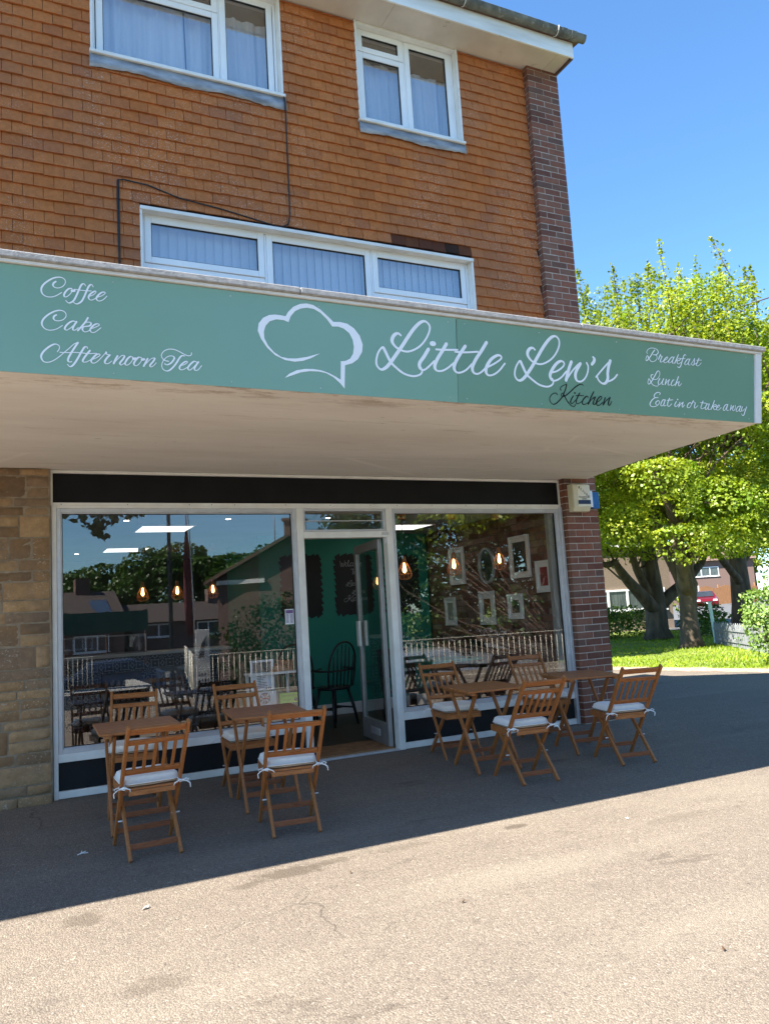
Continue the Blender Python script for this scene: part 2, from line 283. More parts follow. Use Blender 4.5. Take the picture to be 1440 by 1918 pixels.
LETTERS={'Coffee':(4.4,9.5,[[(260,501),(250,492),(246,479),(255,469),(273,468),(293,478),(306,496),(306,514),(293,525),(273,526),(247,517),(217,495),(196,471),(189,449),(194,428),(210,416),(233,414),(259,423),(289,445)],[(339,471),(326,471),(311,456),(301,437),(302,424),(315,426),(330,441),(341,460),(339,472),(332,473)],[(339,460),(352,462)],[(408,496),(403,505),(394,505),(384,493),(374,468),(362,437),(349,410),(334,396),(320,393),(309,404)],[(447,495),(442,505),(433,505),(423,492),(413,467),(402,438),(389,411),(372,395),(357,392),(345,402)],[(351,470),(372,469),(406,469),(437,471)],[(428,441),(447,451),(460,465),(459,473),(447,467),(430,451),(423,435),(428,423),(441,422),(460,434),(470,446)],[(469,441),(489,450),(508,466),(505,473),(490,469),(471,450),(463,434),(469,422),(484,422),(503,435),(517,452)]]),'Cake':(4.3,9.4,[[(262,321),(252,314),(248,301),(256,291),(275,291),(295,299),(309,317),(308,335),(295,346),(275,347),(249,337),(220,316),(199,292),(191,270),(197,250),(213,238),(234,236),(262,245),(292,267)],[(360,293),(346,297),(328,288),(310,268),(303,251),(310,244),(325,252),(345,272),(358,291)],[(362,295),(351,276),(343,257),(346,247),(358,251),(371,264)],[(419,322),(405,296),(388,273),(368,247)],[(368,247),(385,272),(405,293),(425,299),(435,294),(429,280),(405,273),(391,271)],[(395,271),(391,255),(401,244),(418,248),(433,261)],[(437,265),(456,274),(476,287),(473,294),(457,291),(439,274),(430,257),(437,245),(452,246),(469,259),(485,274)]]),'Afternoon':(4.4,10.2,[[(266,124),(275,139),(276,154),(265,163),(249,162),(226,147),(203,124),(190,103),(188,85),(198,67),(217,63),(242,72),(271,94),(297,120),(324,147),(347,171),(368,184)],[(368,182),(351,153),(332,119),(320,93),(319,77),(329,74),(337,77)],[(279,122),(311,123),(357,128)],[(417,154),(413,163),(402,161),(392,146),(380,123),(367,97),(353,72),(340,55),(327,49),(315,60)],[(357,128),(387,128),(421,127),(461,132)],[(428,144),(416,128),(402,107),(392,88),(395,79),(410,81),(427,91),(438,99)],[(439,96),(458,106),(478,121),(477,129),(461,125),(443,105),(434,90),(439,78),(453,79),(471,93),(492,118),(511,142)],[(511,142),(511,133),(525,130),(530,129),(516,113),(504,92),(507,80),(523,82),(540,97)],[(570,127),(559,107),(549,83)],[(550,85),(571,110),(592,131),(606,130),(599,113),(582,89),(587,78),(599,85),(608,93)],[(647,128),(636,129),(620,113),(609,91),(613,80),(627,84),(643,102),(652,121),(647,128)],[(652,118),(665,120)],[(691,128),(681,129),(666,113),(655,93),(660,81),(673,83),(689,100),(698,119),(693,130)],[(698,117),(709,120)],[(729,125),(718,104),(707,81)],[(709,83),(729,107),(749,127),(767,131),(759,113),(741,89),(746,80),(761,89),(774,105)]]),'Tea':(4.6,9.9,[[(843,120),(821,124),(807,138),(805,156),(818,176),(844,189),(873,190),(899,182),(929,168),(951,161),(968,166),(971,180)],[(932,158),(916,158),(902,142),(887,116),(868,90),(846,69),(828,65),(811,74),(805,96),(814,121),(832,142),(854,152),(871,149),(873,136),(858,114),(839,101),(823,101),(823,107)],[(915,103),(932,110),(947,123),(943,128),(930,123),(911,105),(902,89),(907,78),(922,79),(943,92),(956,102)],[(1002,127),(986,132),(969,119),(952,98),(950,85),(959,79),(975,91),(994,113),(1003,125)],[(1009,130),(996,111),(986,91),(991,80),(1007,85),(1027,110)]]),'Little':(12.9,24.4,[[(2308,410),(2291,421),(2267,413),(2247,386),(2248,355),(2281,324),(2336,308),(2386,318),(2443,351),(2488,400),(2518,457),(2520,496),(2492,520),(2456,511),(2412,472),(2368,417),(2316,343),(2273,286),(2230,229),(2195,192),(2161,177),(2134,197),(2129,233),(2144,284),(2175,321),(2191,300),(2227,235),(2270,195),(2325,162),(2387,151),(2437,164),(2455,187),(2446,212)],[(2507,338),(2473,287),(2439,240),(2442,205),(2470,198),(2510,227),(2547,262)],[(2643,385),(2608,331),(2570,276),(2550,230),(2563,202),(2603,202),(2648,225),(2694,261)],[(2565,342),(2623,344),(2727,353)],[(2788,383),(2748,330),(2713,275),(2696,232),(2710,204),(2743,201),(2789,223),(2836,266)],[(2708,338),(2786,341),(2885,354)],[(2957,424),(2916,365),(2868,301),(2839,246),(2845,211),(2875,202),(2910,219),(2942,248)],[(2962,256),(3021,287),(3070,321),(3069,341),(3039,342),(2991,312),(2954,262),(2945,222),(2963,200),(3002,206),(3050,237),(3100,291)],[(2533,377),(2548,378)]]),'Lews':(13.0,24.8,[[(3358,410),(3341,422),(3316,415),(3296,390),(3298,359),(3330,327),(3385,311),(3434,320),(3492,352),(3537,397),(3569,456),(3570,500),(3544,523),(3507,514),(3463,475),(3418,419),(3373,354),(3328,289),(3280,228),(3245,194),(3213,182),(3187,199),(3180,232),(3194,279),(3226,320),(3242,297),(3277,234),(3324,197),(3385,164),(3448,155),(3491,169),(3506,193),(3497,216)],[(3495,259),(3546,275),(3598,311),(3607,338),(3578,348),(3534,321),(3492,268),(3480,232),(3496,204),(3535,207),(3580,233),(3625,278)],[(3673,350),(3648,297),(3618,213)],[(3622,216),(3676,282),(3731,334),(3753,344)],[(3753,344),(3713,285),(3704,248),(3717,217),(3754,214),(3793,243),(3817,287),(3823,329),(3810,355)],[(3872,402),(3883,391),(3878,369),(3858,347)],[(3891,256),(3931,295),(3979,341),(4032,388)],[(4032,388),(4014,344),(4003,295),(4001,252),(3976,217),(3942,215),(3912,237),(3902,263)],[(3992,227),(4035,243),(4067,263),(4092,289)]]),'Kitchen':(5.3,9.1,[[(3576,139),(3566,142),(3568,155),(3587,171),(3622,185)],[(3622,185),(3614,154),(3598,123),(3581,92),(3554,65),(3524,41),(3498,34),(3476,45),(3469,69),(3481,95),(3507,112),(3529,113),(3536,104)],[(3772,188),(3756,194),(3727,186),(3688,161),(3650,130),(3606,100),(3581,94),(3570,103),(3577,116),(3589,118),(3595,108),(3608,85),(3627,58),(3654,35),(3677,28),(3691,36),(3691,44)],[(3678,104),(3661,81),(3651,59),(3657,49),(3676,55),(3698,77)],[(3690,126),(3694,126)],[(3737,128),(3718,101),(3702,70),(3704,52),(3725,53),(3754,69)],[(3700,108),(3732,110),(3770,111)],[(3810,99),(3808,109),(3791,106),(3766,83),(3756,62),(3764,48),(3786,51),(3810,65)],[(3865,146),(3841,109),(3810,52)],[(3810,52),(3835,82),(3865,105),(3877,109)],[(3878,109),(3861,76),(3855,56),(3869,55),(3892,70)],[(3892,72),(3916,85),(3937,105),(3935,115),(3918,112),(3892,85),(3884,66),(3893,49),(3915,52),(3945,73)],[(3969,109),(3958,85),(3949,54)],[(3951,56),(3980,91),(4015,114)],[(4015,114),(3999,80),(3995,61),(4007,56),(4028,84)]]),'Breakfast':(4.5,8.3,[[(4400,473),(4393,483),(4401,500),(4426,516),(4458,521),(4492,516),(4508,501),(4505,485),(4484,472),(4455,469)],[(4474,507),(4456,489),(4430,457),(4404,430),(4387,418),(4380,427),(4389,449),(4399,458),(4410,440),(4428,419),(4452,416),(4477,427),(4493,447),(4489,465),(4470,472)],[(4531,479),(4520,461),(4507,437)],[(4523,465),(4538,466),(4545,463),(4529,435),(4525,420),(4540,421),(4560,434)],[(4568,435),(4591,446),(4604,460),(4597,464),(4576,450),(4560,430),(4567,418),(4587,421),(4610,438)],[(4662,467),(4647,468),(4621,447),(4609,427),(4619,420),(4645,437),(4667,466)],[(4669,470),(4650,438),(4649,421),(4664,422)],[(4716,493),(4696,461),(4671,421)],[(4671,421),(4696,449),(4722,465),(4734,462),(4721,447),(4698,444)],[(4698,444),(4699,425),(4714,420),(4735,434)],[(4795,492),(4787,499),(4774,492),(4760,466),(4745,434),(4733,407),(4715,390),(4697,398)],[(4737,464),(4783,467)],[(4826,466),(4808,464),(4784,441),(4775,424),(4785,418),(4808,432),(4828,462)],[(4834,468),(4817,440),(4813,421),(4831,420)],[(4841,427),(4864,452),(4883,476)],[(4883,476),(4879,449),(4872,426),(4856,421),(4844,429)],[(4872,426),(4899,439)],[(4930,482),(4913,452),(4898,428),(4908,419),(4929,426),(4951,446)],[(4901,464),(4955,469)]]),'Lunch':(4.5,8.2,[[(4446,315),(4433,314),(4424,301),(4432,287),(4458,279),(4488,287),(4509,311),(4515,334),(4504,349),(4486,339),(4459,303),(4428,264),(4405,242),(4391,243),(4392,262),(4402,281),(4414,267),(4436,239),(4462,230),(4487,231),(4496,245)],[(4512,291),(4496,265),(4495,247),(4509,246),(4533,268),(4551,292)],[(4551,292),(4535,264),(4534,246),(4549,249)],[(4578,288),(4563,248)],[(4564,250),(4585,272),(4608,290)],[(4608,290),(4594,261),(4595,246),(4613,251)],[(4658,290),(4648,289),(4629,267),(4625,248),(4640,244),(4663,259)],[(4705,320),(4685,283),(4663,245)],[(4663,245),(4689,272),(4710,281)],[(4710,281),(4701,261),(4703,248),(4718,253),(4732,269)]]),'Eat':(4.9,8.0,[[(4502,165),(4511,177),(4487,183),(4459,171),(4446,152),(4457,141),(4485,143)],[(4485,143),(4449,137),(4416,112),(4401,87),(4414,71),(4449,72),(4481,86),(4498,108),(4487,119),(4463,108),(4458,93),(4470,88)],[(4551,129),(4535,128),(4514,103),(4509,84),(4524,82),(4550,105)],[(4557,129),(4541,98),(4542,82),(4564,88)],[(4601,144),(4582,110),(4580,85),(4596,83),(4621,103)],[(4575,127),(4635,134)],[(4671,124),(4653,99),(4654,84),(4673,88),(4690,104)],[(4682,140),(4686,140)],[(4707,120),(4691,81)],[(4692,83),(4718,109),(4740,122)],[(4740,122),(4727,94),(4733,83),(4752,102)],[(4814,123),(4797,116),(4781,94),(4786,82),(4807,86),(4825,109),(4818,124)],[(4848,141),(4830,115)],[(4843,134),(4867,124),(4856,98),(4860,82),(4893,104)],[(4952,144),(4933,109),(4925,87),(4940,82),(4970,96)],[(4922,130),(4989,128)],[(5010,123),(4993,122),(4974,96),(4971,80),(4986,81),(5013,111)],[(5018,125),(5004,95),(5005,79),(5024,83)],[(5076,155),(5056,119),(5031,81)],[(5032,81),(5060,113),(5087,124),(5090,112),(5059,104)],[(5059,104),(5067,83),(5088,84)],[(5097,97),(5120,107),(5129,120),(5116,120),(5095,100),(5094,84),(5114,82),(5145,103)],[(5212,132),(5190,124),(5169,98),(5170,82),(5187,86),(5211,119)],[(5221,132),(5206,100),(5209,83),(5226,86)],[(5260,128),(5244,86)],[(5244,86),(5268,113),(5286,126)],[(5286,126),(5271,94),(5283,85),(5303,108),(5304,131)],[(5357,127),(5334,120),(5312,93),(5314,81),(5332,85),(5358,115)],[(5366,128),(5350,98),(5354,81),(5372,90)],[(5383,123),(5372,96),(5381,87),(5409,108)],[(5433,125),(5412,89),(5396,57),(5378,52),(5370,65)]])}
HAT=[(1750,244),(1693,210),(1640,189),(1588,179),(1527,184),(1466,208),(1417,248),(1380,299),(1361,346),(1367,390),(1395,427),(1431,447),(1466,454),(1502,454),(1535,451),(1551,479),(1585,515),(1628,537),(1670,545),(1712,540),(1759,517),(1801,484),(1843,449),(1887,453),(1936,447),(1980,423),(2018,380),(2037,325),(2032,278),(2002,229),(1963,200),(1914,184),(1907,38),(1877,70),(1835,103),(1787,125),(1739,131),(1681,129),(1623,117),(1571,96),(1522,76),(1551,104),(1597,128),(1650,140),(1702,144),(1755,140),(1808,126),(1851,107),(1882,91),(1886,196),(1885,206),(1919,212),(1950,229),(1970,262),(1977,304),(1970,349),(1948,389),(1913,413),(1875,423),(1835,419),(1801,461),(1759,497),(1716,516),(1674,519),(1632,509),(1595,489),(1566,453),(1553,417),(1522,426),(1476,426),(1435,410),(1409,380),(1398,344),(1400,305),(1422,263),(1457,227),(1502,201),(1548,196),(1599,200),(1662,214),(1715,232)]
# ------------------------------------------------------------------ ground
STAINS = [(1.45,-2.66,.26,.10,.8),(1.18,-2.72,.12,.05,.6),(1.72,-2.62,.14,.05,.6),(.36,-2.72,.12,.12,.6),(2.93,-2.67,.10,.05,.8),(.55,-3.6,.14,.10,.45),(2.15,-2.62,.25,.06,.35),(.15,-2.5,.15,.05,.4),(3.9,-3.1,.30,.07,.25)]
def asphalt_material():
    m, nt, n, l, b = nodes_of('worn_asphalt')
    v = coords(nt)
    big = noise(nt, v, .55, 5, .6); mid = noise(nt, v, 4.5, 6, .7)
    vs = coords(nt, (.25, 1.6, 1)); streak = noise(nt, vs, 1.1, 4, .6)
    vor = n.new('ShaderNodeTexVoronoi'); vor.inputs['Scale'].default_value = 120; l.new(v, vor.inputs['Vector'])
    g = n.new('ShaderNodeNewGeometry')
    stonec = ramp(nt, vor.outputs['Color'], [(.1, (.105,.086,.068)), (.5, (.19,.158,.124)), (.9, (.30,.255,.205))])
    tone = ramp(nt, big, [(.35, (.155,.128,.105)), (.65, (.225,.19,.15))])
    c = mix(nt, .5, stonec, tone)
    c = mix(nt, ramp(nt, streak, [(.52, 0), (.72, .42)]), c, (.30,.262,.205))
    c = mix(nt, ramp(nt, mid, [(.30, .35), (.42, 0)]), c, (.10,.085,.07))
    # oily stains
    c = mix(nt, ramp(nt, noise(nt, coords(nt, (1, 2.2, 1)), 1.3, 6, .7), [(.615, 0), (.70, .6)]), c, (.085,.068,.052))
    # dark gaps between the stones
    gap = n.new('ShaderNodeTexVoronoi'); gap.feature = 'DISTANCE_TO_EDGE'; gap.inputs['Scale'].default_value = 120; l.new(v, gap.inputs['Vector'])
    c = mix(nt, ramp(nt, gap.outputs['Distance'], [(.02, .65), (.13, 0)]), c, (.05,.042,.036))
    c = mix(nt, ramp(nt, noise(nt, v, 70, 2, .6), [(.30, .75), (.39, 0)]), c, (.055,.046,.038))
    c = mix(nt, ramp(nt, noise(nt, v, 55, 1, .5), [(.68, 0), (.74, .5)]), c, (.38,.34,.28))
    # long cracks
    ck = n.new('ShaderNodeTexVoronoi'); ck.feature = 'DISTANCE_TO_EDGE'; ck.inputs['Scale'].default_value = .42
    wv = n.new('ShaderNodeVectorMath'); wv.operation = 'ADD'; nn = n.new('ShaderNodeTexNoise'); nn.inputs['Scale'].default_value = 1.5; nn.inputs['Detail'].default_value = 6; l.new(v, nn.inputs['Vector'])
    sc_ = n.new('ShaderNodeVectorMath'); sc_.operation = 'SCALE'; sc_.inputs['Scale'].default_value = .6; l.new(nn.outputs['Color'], sc_.inputs[0])
    l.new(v, wv.inputs[0]); l.new(sc_.outputs[0], wv.inputs[1]); l.new(wv.outputs[0], ck.inputs['Vector'])
    crack = math_(nt, 'MULTIPLY', ramp(nt, ck.outputs['Distance'], [(.0012, 1), (.0032, 0)]), ramp(nt, noise(nt, v, .8, 3), [(.53, 0), (.61, .6)]))
    c = mix(nt, crack, c, (.045,.038,.03))
    # dark oily drips with their own places along the forecourt
    for (sx, sy, rx, ry, k) in STAINS:
        mp = n.new('ShaderNodeMapping'); tc = n.new('ShaderNodeTexCoord'); l.new(tc.outputs['Object'], mp.inputs['Vector'])
        mp.inputs['Location'].default_value = (-sx/rx, -sy/ry, 0); mp.inputs['Scale'].default_value = (1/rx, 1/ry, 0)
        ln = n.new('ShaderNodeVectorMath'); ln.operation = 'LENGTH'; l.new(mp.outputs[0], ln.inputs[0])
        d_ = math_(nt, 'ADD', ln.outputs['Value'], math_(nt, 'MULTIPLY', math_(nt, 'SUBTRACT', noise(nt, v, 14, 6, .75), .5), 2.6))
        c = mix(nt, ramp(nt, d_, [(.55, k), (1.0, 0)]), c, (.075,.06,.045))
    c = mix(nt, 1, c, (1.05,1.03,1.0), 'MULTIPLY')
    l.new(c, b.inputs['Base Color']); b.inputs['Roughness'].default_value = .9; b.inputs['Specular IOR Level'].default_value = .25
    h = math_(nt, 'ADD', math_(nt, 'MULTIPLY', vor.outputs['Distance'], -1.0), math_(nt, 'MULTIPLY', mid, .8))
    bump(nt, b, h, .55, .006); return m
mat['asphalt'] = asphalt_material()
mat['road'] = mottled('road_asphalt', (.07,.07,.07), (.11,.11,.105), 3, .9, .4, 60)
mat['litter'] = mottled('leaf_litter_edge', (.26,.16,.10), (.46,.34,.25), 9, .95, .8, 40, dirt=((.10,.06,.035), 14, .56))
mat['lawn'] = mottled('lawn_soil', (.10,.14,.015), (.16,.20,.025), 3, .95, .5, 40)
mat['grass'] = leaf_mat('grass_blade', (.17,.26,.012), (.30,.40,.025), .35, .8)
def zg(y): return .026*y if y < 0 else 0.0
# one big sheet under everything
g = MB(); g.add([(-500,0,-.012),(500,0,-.012),(500,600,-.012),(-500,600,-.012)], [(0,1,2,3)])
g.add([(-500,-9.5,-.262),(500,-9.5,-.262),(500,0,-.0121),(-500,0,-.0121)], [(0,1,2,3)])
g.add([(-500,-10.4,-.2621),(500,-10.4,-.2621),(500,-9.5,-.2621),(-500,-9.5,-.2621)], [(0,1,2,3)])
g.add([(-500,-10.4,-1.2),(500,-10.4,-1.2),(500,-10.4,-.2622),(-500,-10.4,-.2622)], [(0,1,2,3)])
g.add([(-500,-500,-1.2),(500,-500,-1.2),(500,-10.4,-1.2),(-500,-10.4,-1.2)], [(0,1,2,3)])
tag(g.build('ground', mat['lawn']), kind='structure')
edge = [(13.2,-9.2),(12.4,-2.0),(11.5,1.2),(11.05,2.6),(10.7,3.8),(10.3,5.0),(9.9,6.6),(9.3,9.0)]
f = MB()
ys = sorted(set([-9.2,-6,-4,-2,0] + [e[1] for e in edge]))
def xe(y):
    for (x0,y0),(x1,y1) in zip(edge[:-1], edge[1:]):
        if y0 <= y <= y1: return x0+(x1-x0)*(y-y0)/(y1-y0)
    return edge[-1][0]
for a, b_ in zip(ys[:-1], ys[1:]):
    f.add([(-18,a,zg(a)),(xe(a),a,zg(a)),(xe(b_),b_,zg(b_)),(-18,b_,zg(b_))], [(0,1,2,3)])
f.add([(-18,-10.395,-.2585),(13.2,-10.395,-.2585),(13.2,-9.2,zg(-9.2)),(-18,-9.2,zg(-9.2))], [(0,1,2,3)])
tag(f.build('forecourt', mat['asphalt']), kind='structure')
p = MB(); rnd = random.Random(5)
row = []
for a in np.linspace(-9, 9, 70):
    x = xe(a); row.append(((x-.22+rnd.uniform(-.12,.1), a, zg(a)+.004), (x+.42+rnd.uniform(-.1,.1), a, zg(a)+.006)))
for r0, r1 in zip(row[:-1], row[1:]): p.add([r0[0], r0[1], r1[1], r1[0]], [(0,1,2,3)])
tag(p.build('path_edge', mat['litter']), kind='structure')
# lawn blades
rs = np.random.RandomState(3)
N = 60000
d = rs.rand(N)**1.6
y = rs.uniform(-1.5, 15, N); x = np.array([xe(v) for v in np.clip(y, -9, 8.9)]) + .3 + 13*d
keep = (x < 26)
x, y = x[keep], y[keep]; N = len(x)
h = rs.uniform(.02, .06, N)*(1+.5*np.sin(x*1.3)*np.cos(y*.9)); a = rs.uniform(0, 2*math.pi, N); w = rs.uniform(.006, .016, N)
lean = rs.normal(0, .03, (N, 2)); bz = np.where(y < 0, .026*y, 0)-.012
P = np.zeros((N, 3, 3)); dx, dy = np.cos(a)*w, np.sin(a)*w
P[:,0] = np.stack([x-dx, y-dy, bz], 1); P[:,1] = np.stack([x+dx, y+dy, bz], 1); P[:,2] = np.stack([x+lean[:,0], y+lean[:,1], bz+h], 1)
tag(numpy_mesh('lawn_grass', P.reshape(-1, 3), 3, mat['grass']), 'short sunlit grass of the lawn under the trees', 'grass', kind='stuff')
# the side road beyond the trees and the street behind the photographer
r = MB(); r.add([(19.5,6.5,.004),(140,60,.004),(140,92,.004),(46,60,.004),(27,27,.004),(22,14,.004)], [(0,1,2,3,4,5)])
r.add([(-120,-70,-1.19),(160,-70,-1.19),(160,-10.5,-1.19),(-120,-10.5,-1.19)], [(0,1,2,3)])
tag(r.build('road', mat['road']), kind='structure')

# ------------------------------------------------------------------ the building
B = empty('shop_building', (0, 0, 0), 0, 'two storey shop building with orange hung tiles above the green sign', 'building')
rnd = random.Random(11)
def brick_run(mb, x0, x1, z0, z1, yface, depth=.05, bw=.215, bh=.065, j=.010, off=0, rnd=rnd, jit=.0025):
    """courses of real bricks on a wall facing -y"""
    k = 0; z = z0
    while z < z1-.01:
        zt = min(z+bh, z1); x = x0; first = (.5 if (k+off) % 2 else 1)*(bw+j)-j
        while x < x1-.012:
            L = first if x == x0 else bw
            xt = min(x+L, x1)
            if x1-xt < .04: xt = x1
            q = rnd.uniform(-jit, jit); e = .003
            y0 = yface+q
            v = [(x,y0+e,z),(xt,y0+e,z),(xt,y0+e,zt),(x,y0+e,zt),(x+e,y0,z+e),(xt-e,y0,z+e),(xt-e,y0,zt-e),(x+e,y0,zt-e),
                 (x,yface+depth,z),(xt,yface+depth,z),(xt,yface+depth,zt),(x,yface+depth,zt)]
            mb.add(v, [(4,5,6,7),(0,1,5,4),(1,2,6,5),(2,3,7,6),(3,0,4,7),(0,8,9,1),(1,9,10,2),(2,10,11,3),(3,11,8,0)])
            x = xt+j
        z += bh+j; k += 1
def brick_run_x(mb, y0, y1, z0, z1, xface, sgn, depth=.05, off=0, bw=.215, bh=.065):
    """the same on a wall facing +x (sgn 1) or -x (sgn -1)"""
    t = MB(); brick_run(t, 0, y1-y0, z0, z1, 0, depth, bw=bw, bh=bh, off=off)
    mb.add([(xface - sgn*yy, y0+xx, zz) for xx, yy, zz in t.v], t.f)
# brick pier at the corner
PX0, PX1, PY = 5.642, 6.09, -.095
pb = MB(); brick_run(pb, PX0, PX1, .01, 7.69, PY)
brick_run_x(pb, PY+.055, .12, .01, 7.69, PX0, -1, off=1)
brick_run_x(pb, PY+.055, 3.15, .01, 4.4, PX1, 1, off=1)
pier = pb.build('brick_pier', mat['brick'], B)
mb = MB(); mb.box(PX0+.006, PX1-.006, PY+.006, .12, 0, 7.69); mb.build('mortar', mat['mortar'], pier)
# gable end and back: unseen catslide profile, shaped to fit the ground shadow
gm = MB(); gm.prism_x([(.13,0),(3.1,0),(3.1,3.3),(1.2,5.4),(.95,7.69),(.13,7.69)], 5.66, PX1-.006); gm.build('gable_wall', mottled('gable_brickwork', (.13,.05,.04), (.19,.075,.055), 9, .9, .5, 40), B)
# rough sandstone wall left of the shop front
sm = MB(); rs_ = random.Random(4)
def rough_block(mb, x0, x1, z0, z1, yf):
    nx = max(4, int((x1-x0)/.03)); nz = max(4, int((z1-z0)/.02)); vs = []; fs = []
    A = rs_.uniform(.008, .03); ph = [rs_.uniform(0, 6.3) for _ in range(6)]; fr = [rs_.uniform(8, 40) for _ in range(4)]
    for i in range(nz+1):
        for j in range(nx+1):
            u, w_ = j/nx, i/nz; X = x0+(x1-x0)*u; Z = z0+(z1-z0)*w_
            e = min(u*(x1-x0), (1-u)*(x1-x0), w_*(z1-z0), (1-w_)*(z1-z0)); e = min(1, e/.014)
            b_ = (A*(.55+.45*math.sin(X*fr[0]+Z*fr[1]+ph[0])*math.cos(Z*fr[2]*1.4+ph[1])) + .005*math.sin(X*91+ph[2])*math.sin(Z*120+ph[3]) + rs_.uniform(-.003,.003))*e
            vs.append((X, yf-b_-.002*e, Z))
    for i in range(nz):
        for j in range(nx):
            a_ = i*(nx+1)+j; fs.append((a_, a_+1, a_+nx+2, a_+nx+1))
    mb.add(vs, fs, True)
z = .075; XR = .362
# foundation course
x = -3.0
while x < XR-.05:
    w_ = rs_.uniform(.25,.5); xt = min(x+w_, XR); rough_block(sm, x, xt-.008, -.02, .068, -.075); x = xt
while z < 2.66:
    big = rs_.random() < .38 and z < 2.45
    H = rs_.uniform(.135,.175) if big else rs_.uniform(.062,.085)
    H = min(H, 2.675-z)
    x = -3.0+rs_.uniform(0,.2)
    while x < XR-.03:
        w_ = rs_.uniform(.16,.50); xt = min(x+w_, XR)
        if XR-xt < .07: xt = XR
        if big and rs_.random() < .45 and xt-x < .34:
            nsp = 2; hh = (H-.009*(nsp-1))/nsp
            for q in range(nsp): rough_block(sm, x, xt-.011, z+q*(hh+.009), z+q*(hh+.009)+hh, -.05+rs_.uniform(-.004,.004))
        else: rough_block(sm, x, xt-.011, z, z+H, -.05+rs_.uniform(-.005,.005))
        x = xt
    z += H+.011
st = sm.build('stone_wall', mat['stone'], B)
mb = MB(); mb.box(-3.0, .366, -.048, .3, -.03, 2.679); mb.build('mortar', mat['stone_mortar'], st)

# tile hanging
OPEN = [(.735,2.585,6.51,7.8),(3.425,4.712,6.46,7.8),(1.140,4.712,3.0,5.145)]
def tile_wall():
    t = MB(); dk = MB(); rt = random.Random(21); g_ = .1125; TW = .165; k = 0; z = 3.16
    while z < 7.69:
        x = -3.05 + (TW/2 if k % 2 else 0) + rt.uniform(-.004,.004)
        zt = min(z+.15, 7.69)
        wob = rt.uniform(-.002,.002)
        while x < 5.64:
            a, b_ = x+.002, x+TW-.002; x += TW
            a = max(a, -3.0); b_ = min(b_, 5.637)
            if b_-a < .02: continue
            spans = [(a, b_)]
            for ox0, ox1, oz0, oz1 in OPEN:
                if z+g_*.7 > oz0 and z < oz1-.01:
                    ns = []
                    for s0, s1 in spans:
                        if s1 <= ox0 or s0 >= ox1: ns.append((s0, s1)); continue
                        if s0 < ox0-.003: ns.append((s0, ox0))
                        if s1 > ox1+.003: ns.append((ox1, s1))
                    spans = ns
            for s0, s1 in spans:
                if abs(z-5.19) < 3.2 and (4.96 < z < 5.02) and 5.30 < s0 < 5.45: continue       # a slipped tile leaves a gap
                dz = rt.uniform(-.004,.004)+wob; sk = rt.uniform(-.003,.003); o_ = rt.uniform(-.004,.003)
                top = min(zt, min([oz0+.06 for ox0,ox1,oz0,oz1 in OPEN if s0 < ox1-.01 and s1 > ox0+.01 and z < oz0] + [9]))
                zb = z+dz
                yb, yt = -.031+o_, -.003+o_*.3; cv = rt.uniform(.001,.004)
                xm = (s0+s1)/2; th = .017
                v = [(s0,yb,zb-sk),(xm,yb-cv,zb),(s1,yb,zb+sk),(s0,yt,top),(xm,yt-cv*.4,top),(s1,yt,top),(s0,yb+th,zb-sk),(xm,yb+th,zb),(s1,yb+th,zb+sk),(s0,yt+.03,top),(s1,yt+.03,top)]
                fs = [(0,1,4,3),(1,2,5,4),(6,7,1,0),(7,8,2,1),(0,3,9,6),(2,8,10,5)]
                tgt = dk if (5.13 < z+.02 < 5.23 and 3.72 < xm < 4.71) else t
                tgt.add(v, fs)
        z += g_; k += 1
    return t, dk
t, dk = tile_wall()
tw = t.build('tile_hanging', mat['tile'], B); dk.build('soot_stained_tiles', mat['tile_dark'], tw)
# backing wall with openings
bw = MB()
for x0,x1,z0,z1 in ((-3,.735,2.9,7.69),(.735,1.14,2.9,6.44),(1.14,3.425,5.145,6.44),(2.585,3.425,6.44,7.69),(3.425,4.712,5.145,6.385),(4.712,5.642,2.9,7.69)):
    bw.box(x0,x1,.012,.24,z0,z1)
bw.build('backing_wall', mottled('batten_felt', (.02,.014,.012), (.04,.026,.02), 8, .9, 0), B)
# back wall and closing walls of the upper floor, in the dark
cw = MB(); cw.box(-3.0,5.655,3.0,3.1,2.75,3.3); cw.box(-3.0,-2.85,.25,3.0,0,7.6); cw.box(-3.0,5.655,.25,3.0,2.82,2.95)
cw.build('inner_wall', mottled('plaster', (.45,.42,.38), (.52,.49,.45), 4, .9, 0), B)

# roof, soffit, fascia, gutter
e = MB()
for x0, x1 in ((-3,1.35),(1.353,3.75),(3.753,5.88),(5.883,6.06)): e.box(x0, x1, -.398, .24, 7.692, 7.704)
e.build('eave_soffit', mat['eave_board'], B)
e = MB(); e.box(-3, 6.085, -.422, -.4, 7.672, 7.865); e.build('fascia', mat['fascia'], B, .004)
e = MB(); e.box(6.062, 6.088, -.399, .3, 7.665, 7.80); e.build('verge_board', mottled('dark_verge', (.05,.03,.03), (.12,.08,.07), 6, .8, .2, 40), B)
e = MB(); e.prism_x([(-.44,7.90),(1.0,8.30),(1.3,5.6),(3.3,3.45),(3.25,3.3),(1.2,5.42),(.92,8.0),(-.44,7.87)], -3.0, 6.16); e.build('roof', mottled('roof_tile', (.10,.06,.045), (.16,.09,.06), 8, .9, .6, 20), B)  # unseen back slope follows the gable, shaped for the shadow on the ground
gt = MB(); n_ = 12; pr = []
for k in range(n_+1):
    a = math.pi + math.pi*k/n_; pr.append((-.478+.055*math.cos(a), 7.925+.075*math.sin(a)))
pr += [(y_*.94-.0287, z_*1.0+.004) for y_, z_ in pr[::-1]]
gt.prism_x(pr, -3, 6.21)
